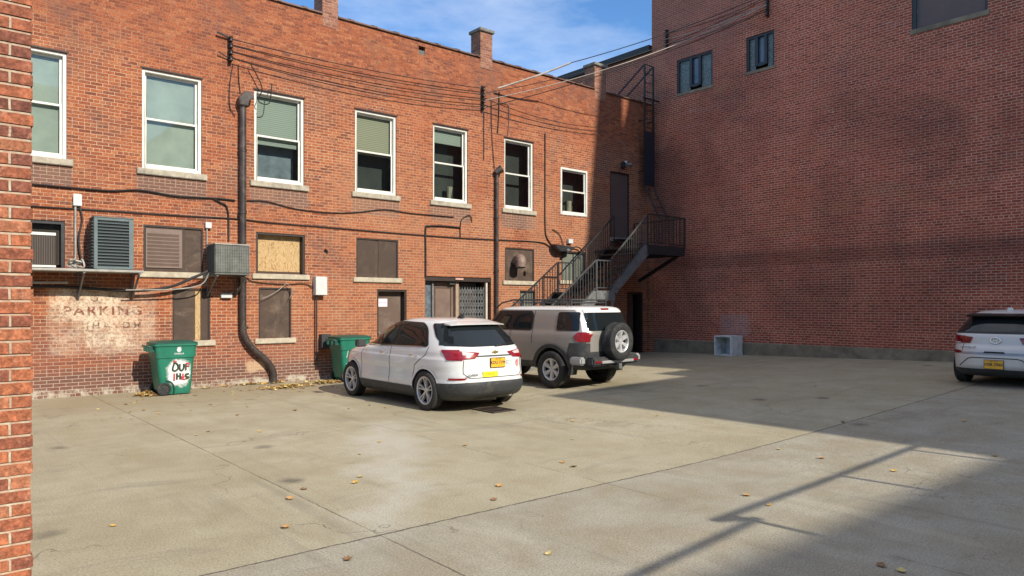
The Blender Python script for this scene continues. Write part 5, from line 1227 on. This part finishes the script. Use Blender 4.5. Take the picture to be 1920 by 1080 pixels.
wire('fat black pipe run under the wall shelf curving up to the grey air conditioner', [(.9, 15.78, 2.08), (2.3, 15.78, 2.08), (3.4, 15.74, 2.02), (4.1, 15.7, 2.10), (4.55, 15.62, 2.30), (4.86, 15.6, 2.45)], .032, mWire, nm='pipe_run', cat='pipe')
wire('pale pipe run under the wall shelf at far left', [(.9, 15.7, 2.14), (1.8, 15.7, 2.15), (2.35, 15.7, 2.16)], .025, mShelf, nm='pipe_run', cat='pipe')
wire('thin grey hose along the shelf shadow to the grey air conditioner', [(3.3, 15.6, 2.03), (4.2, 15.62, 2.06), (4.7, 15.6, 2.16), (4.86, 15.55, 2.42)], .014, mShelf, nm='hose', cat='hose')
mb = MB(); random.seed(3)
pts = [(2.42+random.uniform(-.12, .16), 15.40+random.uniform(-.1, .1), 2.46+random.uniform(-.05, .14)) for i in range(14)]
mb.tube(spline(pts, 4), .016, 6)
tag(mb.build('cable_tangle', mShelf, smooth=60), 'tangled knot of pale and dark hoses beside the teal grey air conditioner', 'cable tangle')
# ------------------------------------------------------------------ wheelie bins
mGreen = plain('green_bin_plastic', (.012, .165, .105), .42, 0, .15, 4, dirt=(.03, .12, .085)); mBinD = plain('dark_green_lid', (.012, .075, .055), .45, 0, .2, 5)
def bin_(label, loc, rz=0, graf=True):
    t = thing('wheeled_bin', label, 'bin', loc, rz)   # handle towards -x, front towards +x
    mb = MB(); secs = [(0.02, -.20, .30, .24), (.10, -.27, .31, .255), (.72, -.33, .355, .295), (.722, -.345, .375, .31), (.93, -.36, .39, .32), (.985, -.37, .40, .33)]
    rings = []
    for (z, xa, xb, w_) in secs:
        pl = soft([(xa, -w_), (xb, -w_), (xb, w_), (xa, w_)], .07, 4); rings.append([(u, v, z) for u, v in pl])
    n = len(rings[0]); vs = [v for r in rings for v in r]
    mb.add(vs, [(i*n+k, i*n+(k+1) % n, (i+1)*n+(k+1) % n, (i+1)*n+k) for i in range(len(rings)-1) for k in range(n)]+[tuple(range(n))[::-1], tuple((len(rings)-1)*n+k for k in range(n))])
    mb.build('bin_body', mGreen, t, smooth=35)
    mb = MB(); pl = soft([(-.385, -.345), (.42, -.345), (.42, .345), (-.385, .345)], .08, 4); n = len(pl)
    for z in (.955, .985): pass
    mb.prism(pl, lambda u, v, d: (u, v, d), .95, .99); mb.build('rim', mGreen, t, smooth=35, bevel=.006)
    mb = MB(); pl2 = [(u*.99, v*.99) for u, v in pl]; pl3 = [(u*.8, v*.75) for u, v in pl]
    mb.add([(u, v, .992) for u, v in pl2]+[(u, v, 1.012) for u, v in pl2]+[(u, v, 1.045) for u, v in pl3], [(k, (k+1) % n, n+(k+1) % n, n+k) for k in range(n)]+[(n+k, n+(k+1) % n, 2*n+(k+1) % n, 2*n+k) for k in range(n)]+[tuple(2*n+k for k in range(n))])
    mb.build('lid', mBinD, t, smooth=35)
    mb = MB(); mb.tube([(-.36, -.20, .93), (-.46, -.20, .95), (-.47, .20, .95), (-.36, .20, .93)], .018, 8)
    for y in (-.2, 0, .2): mb.box(-.45, -.35, y-.02, y+.02, .84, .95)
    mb.build('handle', mBinD, t, smooth=50)
    for s in (-1, 1):
        w = put('wheel', None, t); Mw = Matrix.Translation((-.20, s*.262, .125)) @ Matrix.Rotation(math.radians(90*s), 4, 'Z')
        mb = MB(); mb.lathe([(.085, -.02), (.12, -.025), (.125, 0), (.125, .03), (.118, .04), (.092, .04), (.088, .02)], 28, Mw); mb.build('tyre', mTyre, w, smooth=40)
        mb = MB(); mb.lathe([(0, .02), (.086, .02)], 24, Mw)
        for k in range(8):
            a = math.pi/4*k; mb.bar(Mw @ Vector((.03, .0, .0)), Mw @ Vector((.03, .085*math.cos(a), .085*math.sin(a))), .018, .012)
        mb.build('rim', mTrim, w)
        mb = MB(); mb.tube(spline([(-.20+.03, s*.285, .29), (-.08, s*.288, .26), (-.02, s*.288, .16), (-.02, s*.283, .02)], 5), .012, 6); mb.build('wheel_arch', mBinD, t, smooth=50)
    return t
def spray(name, c, lo, hi, sc=9):
    k = NT(name, .7); k.color(c); P = k.obj(); x, y, z = k.sep(P); tr = k.n('BsdfTransparent'); mx = k.n('MixShader')
    dx = k.math('DIVIDE', k.math('SUBTRACT', x, .075), .25); dz = k.math('DIVIDE', k.math('SUBTRACT', z, .43), .30)
    dd = k.math('SQRT', k.math('ADD', k.math('MULTIPLY', dx, dx), k.math('MULTIPLY', dz, dz)))
    dd = k.math('ADD', dd, k.math('MULTIPLY', k.math('SUBTRACT', k.noise(P, sc, 5, .7), .5), .8))
    k.l(k.ramp(dd, (lo, 1.0), (hi, 0.0)), mx.inputs[0]); k.l(tr.outputs[0], mx.inputs[1]); k.l(k.b.outputs[0], mx.inputs[2]); k.l(mx.outputs[0], k.out.inputs[0]); return k.m
BX, BY = 4.02, 15.20
t = bin_('green wheeled bin with spray painted letters on a white splash, against the wall', (BX, BY, 0))
yn = lambda z: -(.255+(z-.1)/.62*.04)-.004
mb = MB(); n = 6
mb.add([(-.24, yn(.12), .12), (.27, yn(.12), .12), (.29, yn(.70), .70), (-.26, yn(.70), .70)], [(0, 1, 2, 3)])
o = mb.build('white_spray', spray('white_spray_paint', (.78, .80, .78), .72, 1.05), t, recalc=False)
tilt = Matrix.Rotation(math.radians(3.7), 4, 'X')
mRedS = plain('red_spray', (.50, .05, .07), .7, 0, .3, 20); mGrnS = plain('dark_spray', (.05, .07, .045), .7, 0, .4, 20)
def scrawl(strokes, m, r=.013, nm='graffiti'):
    for st in strokes:
        q = spline([(a, yn(b)-.004, b) for a, b in st], 4) if len(st) > 2 else [Vector((a, yn(b)-.004, b)) for a, b in st]
        mb = MB(); mb.tube(q, r, 6)
        o = mb.build(nm, m, t, smooth=60); o.data.transform(Matrix.Diagonal((1, 1, 1, 1)))
scrawl([[(-.02, .63), (-.05, .50), (.0, .47), (.05, .52), (.03, .60), (-.02, .63)], [(.08, .60), (.08, .50), (.12, .47), (.15, .52), (.15, .60)], [(.19, .60), (.19, .47)],
        [(.03, .42), (.03, .30)], [(.03, .37), (.09, .36)], [(.09, .42), (.09, .30)], [(.25, .40), (.19, .39), (.20, .35), (.25, .33), (.19, .30)]], mGrnS, .019)
scrawl([[(-.04, .66), (.02, .645)], [(.19, .605), (.26, .60)], [(.19, .555), (.25, .55)], [(-.02, .42), (-.02, .28)], [(.14, .41), (.14, .31)], [(.11, .31), (.18, .29)], [(.11, .345), (.17, .34)]], mRedS, .017)
mWh = plain('white_print', (.62, .66, .64), .6)
M_ = Matrix.Translation((.10, -.3265, .86)) @ FACE_Y
mb = MB(); mb.lathe([(.0, -.001), (.042, -.001)], 20, Matrix.Translation((.06, -.322, .875)) @ Matrix.Rotation(math.radians(90), 4, 'Z')); mb.bar((.03, -.325, .92), (.10, -.325, .925), .012, .004, Vector((0, 1, 0))); mb.build('emblem', mWh, t)
text_mesh('CASELLA', .045, 'lettering', mWh, t, Matrix.Translation((.06, -.322, .80)) @ FACE_Y, .001, bold=.001)
t = bin_('green wheeled bin half hidden by the nose of the white SUV', (7.86, 15.22, 0))
mb = MB(); mb.tube(spline([(-.20, -.272, .55), (-.14, -.288, .78), (-.06, -.298, .72), (-.04, -.29, .50), (-.12, -.272, .25), (-.20, -.27, .42)], 5), .016, 6); mb.build('white_graffiti', mWh, t, smooth=60)
MB().box(-.62, -.42, -.12, .12, .62, .98).build('meter_box', mTrim, t, bevel=.02) if False else None
wbox('gas_meter', 'dark grey meter on the wall just left of the half hidden green bin', 'meter', 7.44, 7.66, .72, 1.06, .16, mTrim)
# ------------------------------------------------------------------ hollow concrete box
t = thing('concrete_box', 'hollow pale grey block standing on end against the dark wall', 'box', (19.18, 12.64, gz(19.2, 12.6)))
mb = MB(); W_ = .30; th = .045
for q in ((-.30, .30, -W_, -W_+th, 0, .60), (-.30, .30, W_-th, W_, 0, .60), (-.30, .30, -W_+th, W_-th, .56, .60), (-.30, .30, -W_+th, W_-th, 0, .04), (.25, .30, -W_+th, W_-th, .04, .56)): mb.box(*q)
mb.build('shell', plain('pale_block', (.66, .68, .66), .8, 0, .12, 5, dirt=(.28, .29, .28)), t, bevel=.004)
# ------------------------------------------------------------------ drain grate
t = thing('drain_grate', 'rusty square drain grate in the concrete behind the white SUV', 'drain', (7.46, 9.37, 0.012))
mRust = plain('rusty_iron', (.06, .042, .034), .8, .1, .4, 14)
mb = MB()
for q in ((-.24, .24, -.30, -.265), (-.24, .24, .265, .30), (-.24, -.205, -.265, .265), (.205, .24, -.265, .265)): mb.box(q[0], q[1], q[2], q[3], -.01, .012)
mb.build('frame', mRust, t)
mb = MB()
for i in range(9): x = -.18+i*.045; mb.box(x-.009, x+.009, -.262, .262, -.008, .006)
mb.box(-.2, .2, -.012, .012, -.007, .007); mb.build('bars', mRust, t)
MB().add([(-.2, -.262, -.009), (.2, -.262, -.009), (.2, .262, -.009), (-.2, .262, -.009)], [(0, 1, 2, 3)]).build('pit', mBlack, t, recalc=False)
# ------------------------------------------------------------------ fallen leaves
def leaf_mat(n, c): 
    k = NT(n, .7); P = k.obj(); k.color(k.mix(k.noise(P, 60, 3), tuple(a*.6 for a in c), tuple(min(1, a*1.35) for a in c))); return k.m
LM = [leaf_mat('yellow_leaf', (.52, .33, .075)), leaf_mat('tan_leaf', (.44, .25, .09)), leaf_mat('brown_leaf', (.22, .12, .05)), leaf_mat('pale_leaf', (.58, .46, .18))]
def leaf_geo(s, rng):
    n = 14; pts = []
    for i in range(n):
        a = 2*math.pi*i/n; r = s*(.55+.45*abs(math.cos(2.5*a)))*rng.uniform(.8, 1.1)
        x, y = r*math.cos(a), r*math.sin(a)*.8; pts.append(Vector((x, y, .25*abs(x)+.35*y*y/s+rng.uniform(0, .12)*s)))
    return [Vector((0, 0, .0))]+pts, [(0, 1+i, 1+(i+1) % n) for i in range(n)]
rng = random.Random(11); protos = []
for i in range(8):
    v, f = leaf_geo(.055, rng); mn = min(p.z for p in v); me = bpy.data.meshes.new('fallen_leaf'); me.from_pydata([tuple(p-Vector((0, 0, mn-.002))) for p in v], [], f); me.materials.append(LM[i % 4]); protos.append(me)
def put_leaf(X, Y, s, i, label, g):
    o = bpy.data.objects.new('fallen_leaf', protos[i % 8]); COL.objects.link(o); o.location = (X, Y, gz(X, Y)+.002); o.scale = (s, s, s); o.rotation_euler = (rng.uniform(-.2, .2), rng.uniform(-.2, .2), rng.uniform(0, 6.3))
    tag(o, label, 'leaf', g)
big = [(212, 987), (543, 936), (570, 918), (676, 895), (666, 906), (936, 912), (926, 938), (1029, 1040), (1442, 948), (1400, 930), (1653, 1062), (1073, 824), (712, 829), (872, 836), (553, 770), (367, 817), (487, 810), (536, 990), (652, 1050), (1460, 843), (1676, 884), (1540, 860), (1580, 792), (1232, 780), (1074, 790), (1055, 868), (1076, 876), (675, 852), (1808, 790), (1865, 856), (391, 810), (1690, 1072)]
for i, (px_, py_) in enumerate(big):
    p = G(px_, py_); put_leaf(p.x, p.y, rng.uniform(.55, .95), i, ('larger yellow', 'larger tan', 'larger brown', 'larger pale')[i % 4]+' fallen leaf lying alone on the open concrete', 'leaves lying on the open concrete')
for i in range(120):
    X = rng.uniform(2.2, 9.5); Y = 15.7-abs(rng.gauss(0, 1))*1.9
    if 6.5 < X < 8.4 and Y < 14: continue
    if Y < 9.5: continue
    put_leaf(X, Y, rng.uniform(.35, .75), i, ('small yellow', 'small tan', 'small brown', 'small pale')[i % 4]+' fallen leaf on the concrete between the cars and the orange wall', 'small leaves scattered towards the wall')
def pile(label, cx, cy, rx_, ry, n, h, seed):
    r = random.Random(seed); mb = MB()
    for i in range(n):
        a = r.uniform(0, 6.28); q = abs(r.gauss(0, .5)); x, y = q*rx_*math.cos(a), q*ry*math.sin(a)
        if cy+y > 15.86: y = 15.86-cy-abs(r.gauss(0, .05))
        v, f = leaf_geo(r.uniform(.025, .05), r); M = Matrix.Translation((x, y, max(0, h*(1-q))*r.uniform(.1, 1))) @ Matrix.Rotation(r.uniform(0, 6.3), 4, 'Z') @ Matrix.Rotation(r.uniform(-.7, .7), 4, 'X')
        mb.mi = r.randrange(4); mb.add([M @ p for p in v], f)
    o = mb.build('leaf_pile', LM, None, loc=(cx, cy, .012), recalc=False); tag(o, label, 'leaf pile', None, 'stuff')
p = G(275, 742); pile('heap of dry yellow leaves left of the lettered green bin', p.x, p.y, .22, .28, 190, .09, 1)
p = G(540, 728); pile('drift of dry yellow leaves at the foot of the fat downpipe', p.x, p.y+.1, .75, .28, 320, .05, 2)
p = G(600, 722); pile('dark drift of leaves in the shade of the white SUV nose', p.x+.3, p.y+.3, .9, .35, 260, .04, 3)
p = G(470, 722); pile('thin line of leaves along the foot of the orange wall', p.x, 15.75, 1.2, .10, 120, .02, 4)
